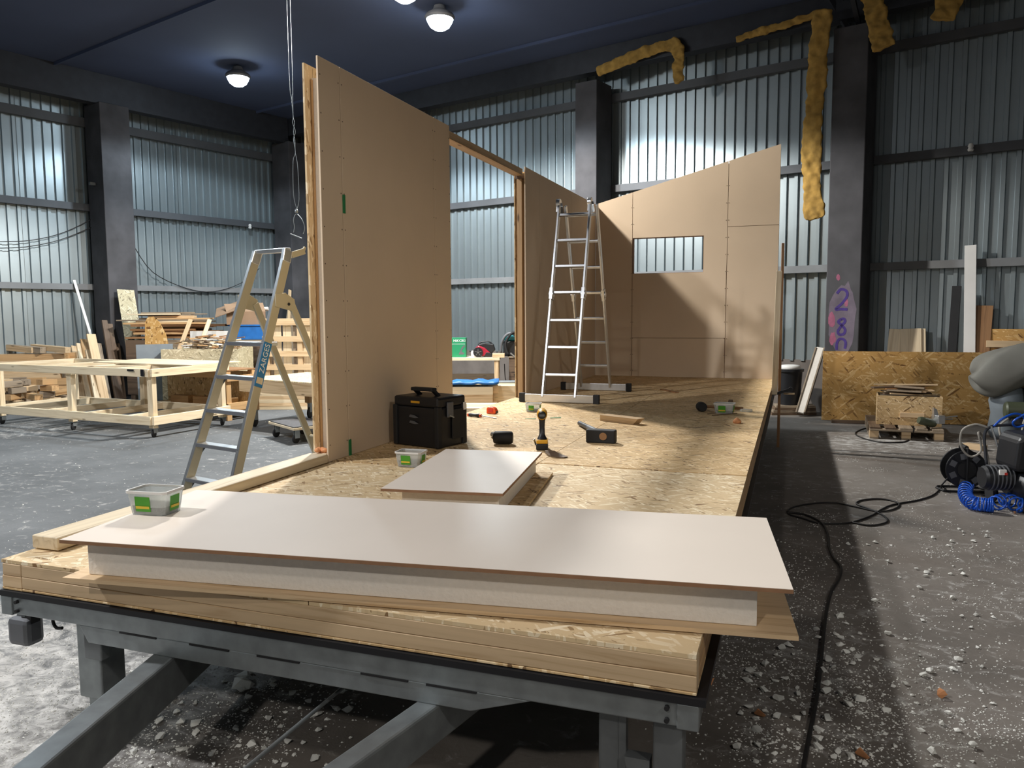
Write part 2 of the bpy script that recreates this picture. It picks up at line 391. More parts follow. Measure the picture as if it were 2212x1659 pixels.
# roof: dark deck, purlins and rafters
rf = structure('ceiling', hall(0, 0, 0), R0)
MB().span((WL-.2, WF-.2, CEIL), (WR+.2, WB+.2, CEIL+.1)).build('roof_deck', 'ceiling', rf)
for k in range(5): MB().span((WL, 9.9-k*4.2, CEIL-.05), (WR, 9.94-k*4.2, CEIL-.001)).build('purlin', 'ceiling', rf)
MB().span((WL+.05, WB-.62, 5.62), (WR, WB-.40, CEIL-.002)).build('eave_beam', 'steel_dark', rf)
MB().span((WL+.40, WF, 5.45), (WL+.62, WB-.65, CEIL-.002)).build('eave_beam', 'steel_dark', rf)
for u in (.45, 4.7):
    b = MB(); b.span((u-.13, WF, 5.9), (u+.13, WB-.7, CEIL-.16))
    b.bar((u-.1, 10.9, 5.5), (u-.35, 10.75, CEIL-.02), .06, .06); b.bar((u+.05, 10.9, 5.5), (u+.05, 10.2, CEIL-.1), .06, .06)
    b.build('rafter', 'steel_dark', rf)

def column(u0, u1, v0, v1, z1, label, top=False):
    c = hall((u0+u1)/2, (v0+v1)/2); t = thing('concrete_column', label, 'column', c, R0)
    MB().span((-(u1-u0)/2, -(v1-v0)/2, 0), ((u1-u0)/2, (v1-v0)/2, z1)).build('shaft', 'concrete', t, bevel=.012)
    return t
c1 = column(.22, .68, 10.65, 11.25, 5.47, 'grey concrete column spray-painted with purple numbers')
column(-4.02, -3.6, 10.72, 11.25, 5.47, 'dark concrete column on the corrugated wall behind the gap between the two house walls')
column(-8.27, -7.85, 10.72, 11.25, 5.47, 'concrete column hidden behind the tall near wall panel')
column(WL+.15, WL+.75, 10.65, 11.25, 5.47, 'dark concrete column standing in the corner of the hall')
lc = column(WL+.13, WL+.7, 6.42, 6.98, 5.47, 'grey concrete column in the wall behind the timber scrap heap')
column(4.5, 4.95, 10.65, 11.25, 5.47, 'concrete column behind the covered machine')
MB().box((.0, -.34, 4.0), (.06, .1, .05)).build('bracket', 'galv_dark', lc)
# graffiti on the column: strokes of paint
def stroke(pts, wdt, mat, name='painted_digit'):
    b = MB(); pts = smooth_path([(x, z) and Vector((x, 0, z)) for x, z in pts], 5); y = -.3025
    for i, p in enumerate(pts):
        t = (pts[min(i+1, len(pts)-1)]-pts[max(i-1, 0)]).normalized(); nn = Vector((-t.z, 0, t.x))*wdt/2
        b.v += [Vector((p.x+nn.x, y, p.z+nn.z)), Vector((p.x-nn.x, y, p.z-nn.z))]
        if i: b.f.append([2*i-2, 2*i-1, 2*i+1, 2*i])
    me = b.mesh(name); me.materials.append(M[mat]); o = bpy.data.objects.new(name, me); COL.objects.link(o); o.parent = c1
    sm = o.modifiers.new('solid', 'SOLIDIFY'); sm.thickness = .002
stroke([(-.08, 1.80), (-.03, 1.86), (.04, 1.84), (.06, 1.77), (.0, 1.67), (-.09, 1.58), (-.02, 1.58), (.07, 1.575)], .036, 'purple')
stroke([(-.01, 1.44), (-.05, 1.40), (.0, 1.35), (.045, 1.29), (.03, 1.23), (-.03, 1.22), (-.05, 1.27), (.0, 1.35), (.04, 1.40), (.03, 1.44), (-.01, 1.44)], .036, 'purple')
stroke([(.05, 1.02), (.06, 1.10), (.03, 1.15), (-.03, 1.15), (-.06, 1.09), (-.06, 1.0)], .036, 'purple')
b = MB()
for (x, z, w_, h_) in ((-.07, 2.03, .06, .1), (-.14, 1.42, .1, .24), (.05, 1.66, .06, .12), (-.12, 1.16, .1, .2)):
    poly = [(x+w_/2*math.cos(a)*random.uniform(.7, 1.1), z+h_/2*math.sin(a)*random.uniform(.7, 1.1)) for a in [2*PI*k/12 for k in range(12)]]
    b.prism(poly, -.3007, -.3014, lambda x, y, zz: (x, zz, y))
b.build('pink_spray_patch', 'pink', c1)
b = MB(); b.prism([(.2*math.cos(a)*random.uniform(.85, 1.05), 1.45+.52*math.sin(a)*random.uniform(.85, 1.1)) for a in [2*PI*k/26 for k in range(26)]], -.3001, -.3006, lambda x, y, z: (x, z, y)); b.build('faded_paint_patch', 'mauve', c1)

for (q_, lab) in ((CAM+ray(2097, 320)*((WB-.18-CAM.dot(E2))/ray(2097, 320).dot(E2)), 'small white ceramic insulator hanging on the girt in the right-hand bay'), (CAM+ray(540, 490)*((WL+.18-CAM.dot(E1))/ray(540, 490).dot(E1)), 'small white ceramic insulator on the left wall girt near the corner')):
    o = MB().lathe([(0, 0), (.03, 0), (.04, .02), (.028, .045), (.038, .065), (.025, .1), (0, .105)], n=12).build('insulator', 'white_plank', smooth=.8); o.location = q_-Vector((0, 0, .04)); tag(o, lab, 'insulator')

# ---- glass wool hanging from the eaves
def wool(label, pts, width, rad=.0):
    """ragged strip: pts in hall coordinates (u, v, z)"""
    P = smooth_path([hall(*p) for p in pts], 6); c = Vector((P[-1].x, P[-1].y, P[-1].z))
    b = MB(); rnd = random.Random(len(label)); k = len(P)
    for i, p in enumerate(P):
        t = (P[min(i+1, k-1)]-P[max(i-1, 0)]).normalized()
        s_ = E1 if abs(t.dot(E1)) < .75 else Vector((0, 0, 1)); s_ = (s_-t*s_.dot(t)).normalized(); nn = t.cross(s_)
        wv = width*(.85+.3*rnd.random())
        ring = [(-.5, .0), (-.42, .35), (0, .45), (.42, .35), (.5, 0), (.4, -.35), (0, -.45), (-.4, -.35)]
        b.v += [p-c+s_*(x*wv+rnd.uniform(-.012, .012))+nn*(y*.06*(.8+.5*rnd.random())) for x, y in ring]
        if i:
            for j in range(8): b.f.append([8*(i-1)+j, 8*(i-1)+(j+1) % 8, 8*i+(j+1) % 8, 8*i+j])
    b.f.append(list(range(8))); b.f.append(list(range(8*(k-1), 8*k)))
    o = b.build('glass_wool_strip', 'wool', smooth=True); o.location = c
    sd = o.modifiers.new('sub', 'SUBSURF'); sd.levels = 2; sd.render_levels = 2
    tx = bpy.data.textures.new('wool_lumps', 'CLOUDS'); tx.noise_scale = .09; dm = o.modifiers.new('lumps', 'DISPLACE'); dm.texture = tx; dm.strength = .06
    return tag(o, label, 'insulation')
wool('yellow glass wool strip folded over the eave beam above the far wall end', [(-3.6, 10.72, 5.58), (-3.1, 10.7, 5.66), (-2.6, 10.7, 5.74), (-2.2, 10.7, 5.74), (-2.1, 10.68, 5.55), (-2.12, 10.68, 5.35), (-2.08, 10.68, 5.15)], .2)
wool('thin pale glass wool strip lying along the eave beam left of the numbered column', [(-1.2, 10.7, 5.62), (-.9, 10.7, 5.66), (-.6, 10.7, 5.68), (.05, 10.7, 5.75)], .11)
wool('long yellow glass wool strip hanging down beside the numbered column', [(.1, 10.56, 5.74), (.05, 10.57, 5.3), (.02, 10.58, 4.7), (-.02, 10.6, 4.0), (-.01, 10.62, 3.4), (.03, 10.64, 2.86)], .28)
wool('short brown glass wool flap hanging just right of the numbered column top', [(.72, 10.55, 5.78), (.76, 10.5, 5.6), (.84, 10.48, 5.3), (.9, 10.48, 5.02)], .28)
wool('torn bright yellow glass wool flap over the right-hand bay', [(1.75, 10.6, 5.95), (1.72, 10.55, 5.75), (1.66, 10.5, 5.5), (1.58, 10.48, 5.24)], .3)

# ---- lamps
for i, (x, y, watt, colr) in enumerate(LAMPS):
    lab = ['bright high-bay lamp above the timber scrap heap', 'bright high-bay lamp over the gap in the house wall', 'high-bay lamp above the tall near wall panel',
           'high-bay lamp over the open floor beside the draw bar', 'added fill lamp out of view over the work tables', 'added fill lamp out of view on the compressor side of the hall', 'added fill lamp out of view behind the draw bar'][i]
    t = thing('bay_or_fill_lamp', lab, 'lamp', (x, y, LAMP_Z))  # the last three fixtures are fill light added out of view
    MB().lathe([(.0, .03), (.2, .03), (.22, .06), (.2, .1), (.1, .16), (.08, .22), (.0, .22)], n=24).build('housing', 'grey_plastic', t, smooth=.6)
    MB().lathe([(.0, -.12), (.08, -.11), (.14, -.07), (.18, 0), (.185, .03), (0, .03)], n=24).build('diffuser', emit('lamp_glow', colr, 60), t, smooth=True)
    MB().cyl((0, 0, .2), (0, 0, CEIL-LAMP_Z+.002), .012).build('rod', 'steel_dark', t)
    ld = bpy.data.lights.new('lamp_light', 'SPOT'); ld.energy = watt; ld.color = colr; ld.shadow_soft_size = .13; ld.spot_size = math.radians(156); ld.spot_blend = .18
    lo = bpy.data.objects.new('lamp_light', ld); COL.objects.link(lo); lo.parent = t; lo.location = (0, 0, -.28)

# ================================================================== TRAILER
tr = thing('trailer', 'low galvanised flatbed trailer with draw bar carrying the half-built house', 'trailer', (1.25, 4.3, 0))
def tw(b, name, mat, **k): return b.build(name, mat, tr, world=True, **k)
Z0 = D-.117-.02                       # top of the steel frame
tw(MB().span((-.005, -.01, Z0), (2.525, 8.85, Z0+.02)), 'rubber_mat', 'membrane')
tw(MB().span((0, 0, Z0-.068), (2.5, .05, Z0)), 'front_rail', 'galv', bevel=.004)
tw(MB().span((-.004, -.006, Z0-.072), (.05, .03, Z0-.001)), 'corner_cap', 'galv', bevel=.003)
tw(MB().span((2.45, -.006, Z0-.072), (2.508, .03, Z0-.001)), 'corner_cap', 'galv', bevel=.003)
for x in (.035, 2.385):
    for z in (Z0-.018, Z0-.052): tw(MB().cyl((x+.04, .0, z), (x+.04, -.012, z), .007, n=8), 'bolt', 'rubber')
tw(MB().prism([(.36, Z0-.068), (.4, Z0-.13), (1.86, Z0-.13), (2.05, Z0-.068)], .004, .06, lambda x, y, z: (x, z, y)), 'cross_beam', 'galv', bevel=.003)
for x in (.55, .85, 1.12, 1.5, 1.72): tw(MB().span((x, -.0005, Z0-.073), (x+.16, .01, Z0-.067)), 'slot', 'rubber')
for x in (0, 2.46): tw(MB().span((x, .05, Z0-.1), (x+.04, 8.8, Z0)), 'side_rail', 'galv_dark')
for k in range(7): tw(MB().span((.04, .9+k*1.15, Z0-.07), (2.46, .96+k*1.15, Z0)), 'cross_member', 'galv_dark')
ZB = Z0-.13
def draw_bar(pa, pb, w_, h_):
    p0, p1 = gz(*pa, ZB), gz(*pb, ZB); sl_ = (p1.x-p0.x)/(p1.y-p0.y); e0 = Vector((p0.x+sl_*(.6-p0.y), .6, ZB-h_/2)); e1 = Vector((p0.x+sl_*(-.95-p0.y), -.95, ZB-h_/2))
    b = MB().bar(e0, e1, w_, h_); d_ = Vector((1.265, -1.72, ZB-h_/2)); tw(b, 'draw_bar', 'galv', bevel=.008); tw(MB().bar(e1+Vector((0, .02, 0)), d_, w_, h_), 'draw_bar_front', 'galv', bevel=.008)
draw_bar((358, 1411), (57, 1659), .085, .15)
draw_bar((925, 1517), (725, 1659), .07, .12)
tw(MB().span((1.17, -1.85, ZB-.12), (1.36, -1.65, ZB)), 'hitch_block', 'galv_dark', bevel=.01)
tw(MB().cyl((1.265, -1.75, 0), (1.265, -1.75, ZB-.1), .03), 'jockey_post', 'galv')
tw(MB().cyl((1.34, .3, .33), (1.335, -.6, .33), .006).cyl((1.34, .3, .33), (1.34, .3, Z0-.05), .006).cyl((1.335, -.6, .33), (1.335, -1.66, ZB-.06), .006), 'brake_rod', 'galv')
# front left support leg and the marker light, hook
tw(MB().span((.28, .06, .17), (.39, .17, Z0-.06)), 'leg_sleeve', 'galv', bevel=.006)
tw(MB().span((.302, .082, 0.02), (.368, .148, .3)).span((.27, .05, 0), (.4, .18, .02)), 'leg_foot', 'galv')
tw(MB().span((.36, .02, Z0-.2), (.44, .06, Z0-.07)), 'leg_bracket', 'galv_dark', bevel=.005)
tw(MB().span((-.07, .12, .38), (-.02, .16, Z0-.05)), 'light_arm', 'rubber')
tw(MB().box((-.075, .14, .345), (.11, .08, .11)), 'marker_light', 'grey_plastic', bevel=.02)
tw(MB().tube(smooth_path([(.16, .1, Z0-.09), (.13, .1, Z0-.1), (.12, .1, Z0-.125), (.135, .1, Z0-.148), (.165, .1, Z0-.145)], 4), .006), 'rope_hook', 'rubber')
tw(MB().tube(smooth_path([(.03, .08, Z0-.07), (.0, .1, Z0-.1), (-.04, .14, Z0-.13)], 4), .004), 'light_wire', 'cable')
# right support leg and plates under the right corner
tw(MB().span((2.38, .05, .0), (2.46, .13, Z0-.09)), 'leg_sleeve', 'galv_dark', bevel=.006)
tw(MB().span((2.22, .08, .26), (2.285, .12, Z0-.06)), 'mounting_plate', 'galv_dark', bevel=.01)
tw(MB().prism([(2.3, .33), (2.37, .33), (2.37, .28), (2.335, .22), (2.31, .27)], .06, .1, lambda x, y, z: (x, z, y)), 'mounting_plate', 'galv_dark')
tw(MB().span((2.28, .08, .28), (2.30, .11, Z0-.06)).span((2.2, .1, Z0-.1), (2.46, .13, Z0-.068)), 'mounting_plate', 'galv_dark')
for y in (4.6, 5.4):
    tw(MB().cyl((.2, y, .3), (2.3, y, .3), .035), 'axle', 'steel_dark')
    for x in (.3, 2.14): tw(MB().span((x, y-.03, .3), (x+.06, y+.03, Z0-.02)), 'axle_mount', 'steel_dark')
    for x in (.1, 2.2):
        wh = tw(MB().lathe([(.1, 0), (.27, 0), (.3, .03), (.3, .15), (.27, .18), (.1, .18)], (x, y, .3), 28, Matrix.Rotation(PI/2, 3, 'Y')), 'wheel', 'rubber', smooth=.6)
        tw(MB().lathe([(.0, -.01), (.17, -.01), (.18, .03), (0, .03)], (x, y, .3), 20, Matrix.Rotation(PI/2, 3, 'Y')), 'wheel_rim', 'galv')

# ================================================================== HOUSE: floor deck
dk = thing('floor_deck', 'insulated floor deck of spruce edge beams and strand boards on the trailer', 'floor deck', (1.25, 4.3, Z0+.02))
def deck_board(x0, x1, y0, y1, z, mat):
    """strand board: local x across, its own object"""
    b = MB().box((0, 0, 0), (x1-x0-.004, y1-y0-.004, .012)); me = b.mesh('strand_board'); me.materials.append(M[mat])
    o = bpy.data.objects.new('strand_board', me); COL.objects.link(o); o.parent = dk
    o.matrix_local = Matrix.Translation(((x0+x1)/2-1.25, (y0+y1)/2-4.3, z+.006-Z0-.02))
    return o
ZT = D-.012
for (x0, x1, y0, y1, m_) in ((0, 1.32, 0, 2.02, 'osb_pale'), (1.32, 2.5, 0, 2.34, 'osb_pale'), (0, 1.32, 2.02, 3.62, 'osb'), (0, 1.32, 3.62, 6.1, 'osb'), (0, 1.32, 6.1, 8.8, 'osb'),
                             (1.32, 2.5, 2.34, 4.8, 'osb'), (1.32, 2.5, 4.8, 7.3, 'osb'), (1.32, 2.5, 7.3, 8.8, 'osb')):
    deck_board(x0, x1, y0, y1, ZT-(.004 if m_ == 'osb_pale' else 0), m_)  # front boards paler: the strong light on them is put into their colour
for k, (za, zb, m_) in enumerate(((D-.115, D-.105, 'osb'), (D-.105, D-.061, 'wood'), (D-.061, D-.0165, 'wood'))):
    zc = (za+zb)/2; h = zb-za-.001
    plank('front_beam', (.1, .0275+k*.0006, zc), (2.5, .0275+k*.0006, zc), .055, h, m_, dk)
    plank('beam_end', (0.004*k, .0275, zc-.001), (.099, .0275, zc-.001), .055, h, m_, dk)
    plank('side_beam', (2.4725, .056, zc), (2.4725, 8.8, zc), .055, h, 'wood_tan' if k else 'osb', dk)
    plank('side_beam', (.0275, .056, zc), (.0275, 8.8, zc), .055, h, 'wood' if k else 'osb', dk)
MB().span((.056, .056, D-.112), (2.444, 8.79, D-.018)).build('foam_core', 'foam', dk, world=True)

# sole plate along the left edge
o = plank('sole_plate', (.065, .13, D+.026), (.065, 1.955, D+.026), .13, .05, 'wood_pale', bevel=.003)
tag(o, 'pale spruce sole plate fixed along the left edge of the deck', 'timber')

# ---- near left wall panel
HT = D+2.35
def house_board(b, parent, name='fibre_board', mat='board'): return b.build(name, mat, parent, world=True, bevel=.0015, seg=1)
w1 = thing('insulated_wall_panel', 'tall insulated wall panel with tan inner board and open edge behind the black toolbox', 'wall panel', (.06, 2.9, D))
for y0, y1 in ((1.97, 2.196), (2.202, 3.498), (3.504, 3.79)): house_board(MB().span((.113, y0, D+.001), (.125, y1, HT)), w1)
MB().span((0, 2.0, D+.052), (.012, 3.79, HT-.02)).build('strand_board', 'osb_pale', w1, world=True)
MB().span((.014, 2.07, D+.052), (.112, 3.785, HT-.09)).build('foam_core', 'foam', w1, world=True)
plank('sole_plate', (.065, 1.96, D+.026), (.065, 3.79, D+.026), .095, .05, 'wood_pale', w1)
plank('edge_strip', (.02, 2.062, D+.06), (.02, 2.062, HT-.1), .012, .012, 'wood_tan', w1)
plank('end_stud', (.0625, 3.766, D+.06), (.0625, 3.766, HT-.1), .045, .096, 'wood', w1, up=(0, 1, 0))
for z0, z1, xx in ((D+1.49, D+1.60, .0), (D+.0, D+.10, 0)): MB().span((.126, 2.196, z0), (.13, 2.222, z1)).build('green_shim', 'green_shim', w1, world=True)
b = MB()
for y in (2.18, 2.218, 3.485, 3.52, 3.775, 1.99):
    for k in range(11): b.box((.1256, y+random.uniform(-.003, .003), D+.1+k*.215), (.0016, .007, .007))
b.build('screw_heads', 'wood_dark', w1, world=True)['kind'] = 'stuff'
b = MB(); rr = random.Random(3)
for k in range(9):
    c = Vector((.03+rr.random()*.07, 1.96+rr.random()*.06, D+.06+rr.random()*.012)); b.lathe([(.002, -.014), (.014, -.008), (.018, 0), (.012, .01), (.002, .014)], c, 8)
tag(b.build('foam_blob', 'foam_orange', smooth=True), 'orange expanding foam squeezed out at the foot of the tall wall panel', 'foam')
for y, w_ in ((2.199, w1), (3.501, w1)): MB().span((.1122, y-.006, D+.002), (.1132, y+.006, HT-.002)).build('gap_shade_strip', 'wood_dark', w_, world=True)  # dark strips added behind the joints to stand in for shade in the gaps
# header over the gap
hb = thing('header_beam', 'pale timber header spanning the gap between the two left wall panels', 'beam', (.06, 4.7, HT-.1))
plank('beam', (.06, 3.79, HT-.055), (.06, 5.64, HT-.055), .085, .06, 'wood', hb)
plank('beam_lining', (.06, 3.79, HT-.088), (.06, 5.62, HT-.088), .1, .006, 'wood_tan', hb)
# ---- far left wall panel
w2 = thing('insulated_wall_panel', 'far left insulated wall panel with knotty timber stud at its near end', 'wall panel', (.06, 7.2, D))
for y0, y1 in ((5.655, 6.12), (6.124, 7.43), (7.434, 8.668)): house_board(MB().span((.113, y0, D+.001), (.125, y1, HT)), w2)
MB().span((0, 5.66, D+.001), (.012, 8.8, HT)).build('strand_board', 'osb', w2, world=True)
MB().span((.014, 5.72, D+.001), (.112, 8.66, HT-.06)).build('foam_core', 'foam', w2, world=True)
plank('end_stud', (.0625, 5.69, D+.002), (.0625, 5.69, HT-.12), .055, .097, 'wood_tan', w2, up=(0, 1, 0))
MB().span((.014, 5.665, HT-.115), (.11, 5.71, HT-.062)).build('top_block', 'wood_dark', w2, world=True)
for y in (6.122, 7.432): MB().span((.1122, y-.006, D+.002), (.1132, y+.006, HT-.002)).build('gap_shade_strip', 'wood_dark', w2, world=True)  # added dark strips again, shading the gaps between these boards
# ---- back wall
w3 = thing('insulated_wall_panel', 'sloped-top tan end wall panel with a rectangular window cut-out', 'wall panel', (1.3, 8.73, D))
XL, XR, ZL, ZR = .126, 2.515, HT, HT+.63
tz = lambda x: ZL+(x-XL)/(XR-XL)*(ZR-ZL)
YB = 8.67
def vboard(polys, y0, y1, name, mat, parent):
    b = MB()
    for p in polys: b.prism(p, y0, y1, lambda x, y, z: (x, z, y))
    return b.build(name, mat, parent, world=True)
zb_ = D+.001
parts = [[[(XL, zb_), (.632, zb_), (.632, tz(.632)), (XL, tz(XL))]],
         [[(.638, 2.555), (1.878, 2.555), (1.878, tz(1.878)), (.638, tz(.638))], [(.638, 1.208), (1.872, 1.208), (1.872, 2.075), (.638, 2.075)], [(1.58, 2.075), (1.874, 2.075), (1.878, 2.555), (1.58, 2.555)]],
         [[(.638, zb_), (1.868, zb_), (1.868, 1.202), (.638, 1.202)]],
         [[(1.875, zb_), (XR-.01, zb_), (XR, 2.652), (1.884, 2.652)]],
         [[(1.884, 2.658), (XR, 2.658), (XR, tz(XR)), (1.884, tz(1.884))]]]
for p in parts: vboard(p, YB, YB+.012, 'fibre_board', 'board', w3)
core = [[(XL, zb_), (XR, zb_), (XR, 2.08), (XL, 2.08)], [(XL, 2.08), (.64, 2.08), (.64, 2.55), (XL, 2.55)], [(1.575, 2.08), (XR, 2.08), (XR, 2.55), (1.575, 2.55)], [(XL, 2.55), (XR, 2.55), (XR, tz(XR)-.03), (XL, tz(XL)-.03)]]
vboard(core, YB+.014, YB+.11, 'foam_core', 'board_edge', w3); vboard(core, YB+.111, YB+.123, 'strand_board', 'osb', w3)
b = MB()
for x in (.622, .648, 1.862, 1.892):
    for k in range(12):
        z = D+.08+k*.22
        if z < tz(x)-.05 and not (.638 < x < 1.58 and 2.05 < z < 2.58): b.box((x, YB-.0006, z), (.008, .0016, .008))
b.build('screw_heads', 'wood_dark', w3, world=True)['kind'] = 'stuff'
# ---- right edge: stud and prop
o = plank('wall_stud', (2.535, 7.22, D-.05), (2.555, 7.22, 2.0), .06, .085, 'wood_pale', up=(0, 1, 0)); tag(o, 'pale timber stud fixed upright at the right rear edge of the deck', 'timber')
o = plank('prop_plank', (2.585, 7.42, 0), (2.585, 7.42, 2.32), .03, .05, 'wood_brown', up=(0, 1, 0)); tag(o, 'dark brown plank propped upright on the floor outside the deck', 'timber')
tp = thing('clamp', 'small black clamp on the plank at the right rear of the deck', 'clamp', (2.585, 7.33, .66))
MB().bar((-.05, 0, -.04), (.12, 0, .02), .02, .03).build('bar', 'black', tp); MB().cyl((.12, -.015, .02), (.12, .015, .02), .025, n=14).build('knob', 'black', tp, smooth=.6)
o = plank('strut', (2.63, 7.42, .62), (2.75, 7.42, .62), .02, .02, 'wood'); tag(o, 'short wooden batten sticking out from the propped plank', 'timber')

# ================================================================== LOOSE PANELS ON THE DECK
def loose_panel(label, c, rotz, L, Wd, z0, core_h, over, shift, boards=('white_board', 'wood')):
    t = thing('sandwich_panel', label, 'panel', (c[0], c[1], z0), rotz)
    bl, bw, bs = over                      # bottom board size and offset
    MB().box((bs[0], bs[1], .006), (bl, bw, .012)).build('bottom_board', boards[1], t)
    b = MB(); n = 40; cl, cw = shift[0], shift[1]
    # foam core with a slightly ragged lower edge
    b.box((shift[2], shift[3], .0125+core_h/2), (cl, cw, core_h-.001))
    b.build('foam_core', 'foam', t, bevel=.002)
    MB().box((0, 0, .0125+core_h+.0055), (L, Wd, .011)).build('board_layer', 'board_edge', t)
    MB().box((0, 0, .0125+core_h+.0115), (L-.001, Wd-.001, .0015)).build('top_face', boards[0], t)
    return t
loose_panel('large cream-topped sandwich panel lying askew across the front of the deck', (1.55, .3725), math.radians(7), 2.29, .74, D, .125,
            (2.33, .73, (.0, .02)), (2.16, .66, -.02, .03))
loose_panel('small cream-topped sandwich panel lying in the middle of the deck', (1.24, 1.495), math.radians(8), .545, 1.0, D, .1,
            (.54, .98, (.06, .02)), (.44, .92, .02, .03), ('white_board', 'osb'))

# ================================================================== SMALL TOOLS ON THE DECK
def tub(label, loc, rotz, sc=1.0, tip=0):
    t = thing('screw_tub', label, 'tub', loc, rotz, None)
    w_, d_, h_ = .165*sc, .12*sc, .085*sc
    b = MB(); th = .003
    def ring(z, k): return [Vector((x*w_/2*k, y*d_/2*k, z)) for x, y in ((-1, -.8), (-.85, -1), (.85, -1), (1, -.8), (1, .8), (.85, 1), (-.85, 1), (-1, .8))]
    o1 = ring(0, .86); o2 = ring(h_, 1.0); o3 = ring(h_, .96); o4 = ring(th, .82)
    b.v = o1+o2+o3+o4
    for a in (0, 8, 16):
        for j in range(8): b.f.append([a+j, a+(j+1) % 8, a+8+(j+1) % 8, a+8+j])
    b.f.append(list(range(8))[::-1]); b.f.append(list(range(24, 32)))
    b.build('tub_wall', 'tub', t)
    b = MB(); ro = ring(h_-.004, 1.05); ri = ring(h_-.004, 1.0); ro2 = ring(h_+.006, 1.05); ri2 = ring(h_+.006, .97)
    b.v = ro+ro2+ri2+ri
    for a, c in ((0, 8), (8, 16), (16, 24), (24, 0)):
        for j in range(8): b.f.append([a+j, a+(j+1) % 8, c+(j+1) % 8, c+j])
    b.build('rim', 'white_plank', t)
    g = MB(); z1 = h_*.36
    g.v = [v*.94 for v in ring(.0, .84)]; 
    for v in g.v: v.z = .005
    top = [v*.94 for v in ring(0, .9)]
    for v in top: v.z = z1
    g.v += top; g.f = [list(range(8))[::-1], list(range(8, 16))]+[[j, (j+1) % 8, 8+(j+1) % 8, 8+j] for j in range(8)]
    g.build('screws', 'screw', t)['kind'] = 'stuff'
    lean = math.atan2(d_*.07, h_)
    for (cx, cy, ang, wl) in ((-.012*sc, -d_/2*.965, 0, .062*sc), (w_/2*.965, 0, PI/2, .05*sc)):
        Rz = Matrix.Rotation(ang, 3, 'Z'); Rl = Rz @ Matrix.Rotation(lean, 3, 'X')
        lb = MB().box((cx, cy, h_*.5), (wl, .0016, h_*.66), Rl).build('printed_label', 'green', t)
        off = Rz @ Vector((0, -.0015, 0))
        MB().box(Vector((cx, cy, h_*.36))+off, (wl*.9, .001, h_*.11), Rl).build('stripe', 'yellow_print', lb)
        MB().box(Vector((cx, cy, h_*.78))+off+Rz @ Vector((wl*.35, 0, 0)), (wl*.25, .001, h_*.1), Rl).build('corner_print', 'dark_red_print', lb)
    return t
ZP = D+.0125+.125+.0125
p = gz(338, 1106, ZP); tub('clear screw tub with green label on the large cream panel', (p.x, p.y, ZP), .12, 1.0)
p = gz(882, 1008, D); tub('clear screw tub with green label in front of the black toolbox', (p.x, p.y+.04, D), .05, .95)
p = gz(1150, 889, D); tub('white screw tub beside the foot of the aluminium ladder', (p.x, p.y+.03, D), .1, .8)
p = gz(1566, 891, D); tub('half-empty green-labelled screw tub beside the rubber mallet', (p.x, p.y-.06, D), -.1, 1.0)

# toolbox
tb = thing('toolbox', 'large black plastic toolbox standing against the tall wall panel', 'toolbox', (.42, 2.75, D), math.radians(-15))
MB().box((0, 0, .135), (.375, .28, .265)).build('body', 'black', tb, bevel=.012)
MB().box((0, 0, .302), (.385, .29, .065)).build('lid', 'black', tb, bevel=.014)
for x in (-.18, .18):
    for y in (-.13, .13): MB().box((x, y, .14), (.035, .045, .27)).build('corner_post', 'rubber', tb, bevel=.006)
MB().bar((-.08, .0, .33), (-.08, -.06, .375), .03, .022).bar((.08, .0, .33), (.08, -.06, .375), .03, .022).bar((-.095, -.06, .378), (.095, -.06, .378), .05, .024).build('carry_handle', 'rubber', tb, bevel=.006)
MB().box((.0, -.1465, .3), (.075, .004, .014)).build('yellow_strip', 'yellow', tb)
lt = MB().box((.2, -.03, .25), (.014, .06, .1)).build('latch', 'grey_plastic', tb, bevel=.005)
MB().bar((.212, -.055, .215), (.222, -.02, .2), .012, .008).build('latch_pin', 'galv', lt)
MB().box((.199, .05, .15), (.008, .12, .2)).build('side_rib', 'rubber', tb, bevel=.004)
MB().box((.2, .125, .26), (.004, .03, .05)).build('white_label', 'white_plank', tb)
for i, z in enumerate((.2, .16)):
    MB().prism([(-.05, 0), (-.04, .016), (.0, .012), (.02, .003), (.03, -.002), (0, -.006), (-.03, -.003)], -.1535, -.1528, lambda x, y, zz, zc=z: (x+.0, zz+.0, y+zc)).build('scuffed_sticker', 'grey_plastic', tb)

# cordless drill seen from behind
p = gz(1166, 973, D); dr = thing('cordless_drill', 'yellow and black cordless drill standing on its battery', 'drill', (p.x, p.y+.05, D), .3)
MB().box((0, 0, .022), (.078, .11, .042)).build('battery', 'black', dr, bevel=.008)
MB().box((0, .0, .055), (.074, .105, .026)).build('battery_top', 'yellow', dr, bevel=.006)
b = MB(); prev = None
for (z, wx, wy, yo) in ((.062, .07, .09, 0), (.078, .052, .07, 0), (.095, .036, .05, .004), (.14, .034, .046, .008), (.185, .038, .052, .014), (.205, .05, .08, .02)):
    r_ = [Vector((x*wx/2, y*wy/2+yo, z)) for x, y in ((-1, -.6), (-.6, -1), (.6, -1), (1, -.6), (1, .6), (.6, 1), (-.6, 1), (-1, .6))]; o0 = len(b.v); b.v += r_
    if prev is not None:
        for j in range(8): b.f.append([prev+j, prev+(j+1) % 8, o0+(j+1) % 8, o0+j])
    else: b.f.append(list(range(8)))
    prev = o0
b.f.append(list(range(prev, prev+8))); b.build('handle', 'black', dr, smooth=.8)
RX = Matrix.Rotation(-PI/2, 3, 'X')
MB().lathe([(.0, -.06), (.024, -.06), (.032, -.05), (.034, 0), (.034, .06), (.03, .075), (0, .075)], (0, .03, .225), 18, RX).build('motor_housing', 'yellow', dr, smooth=.7)
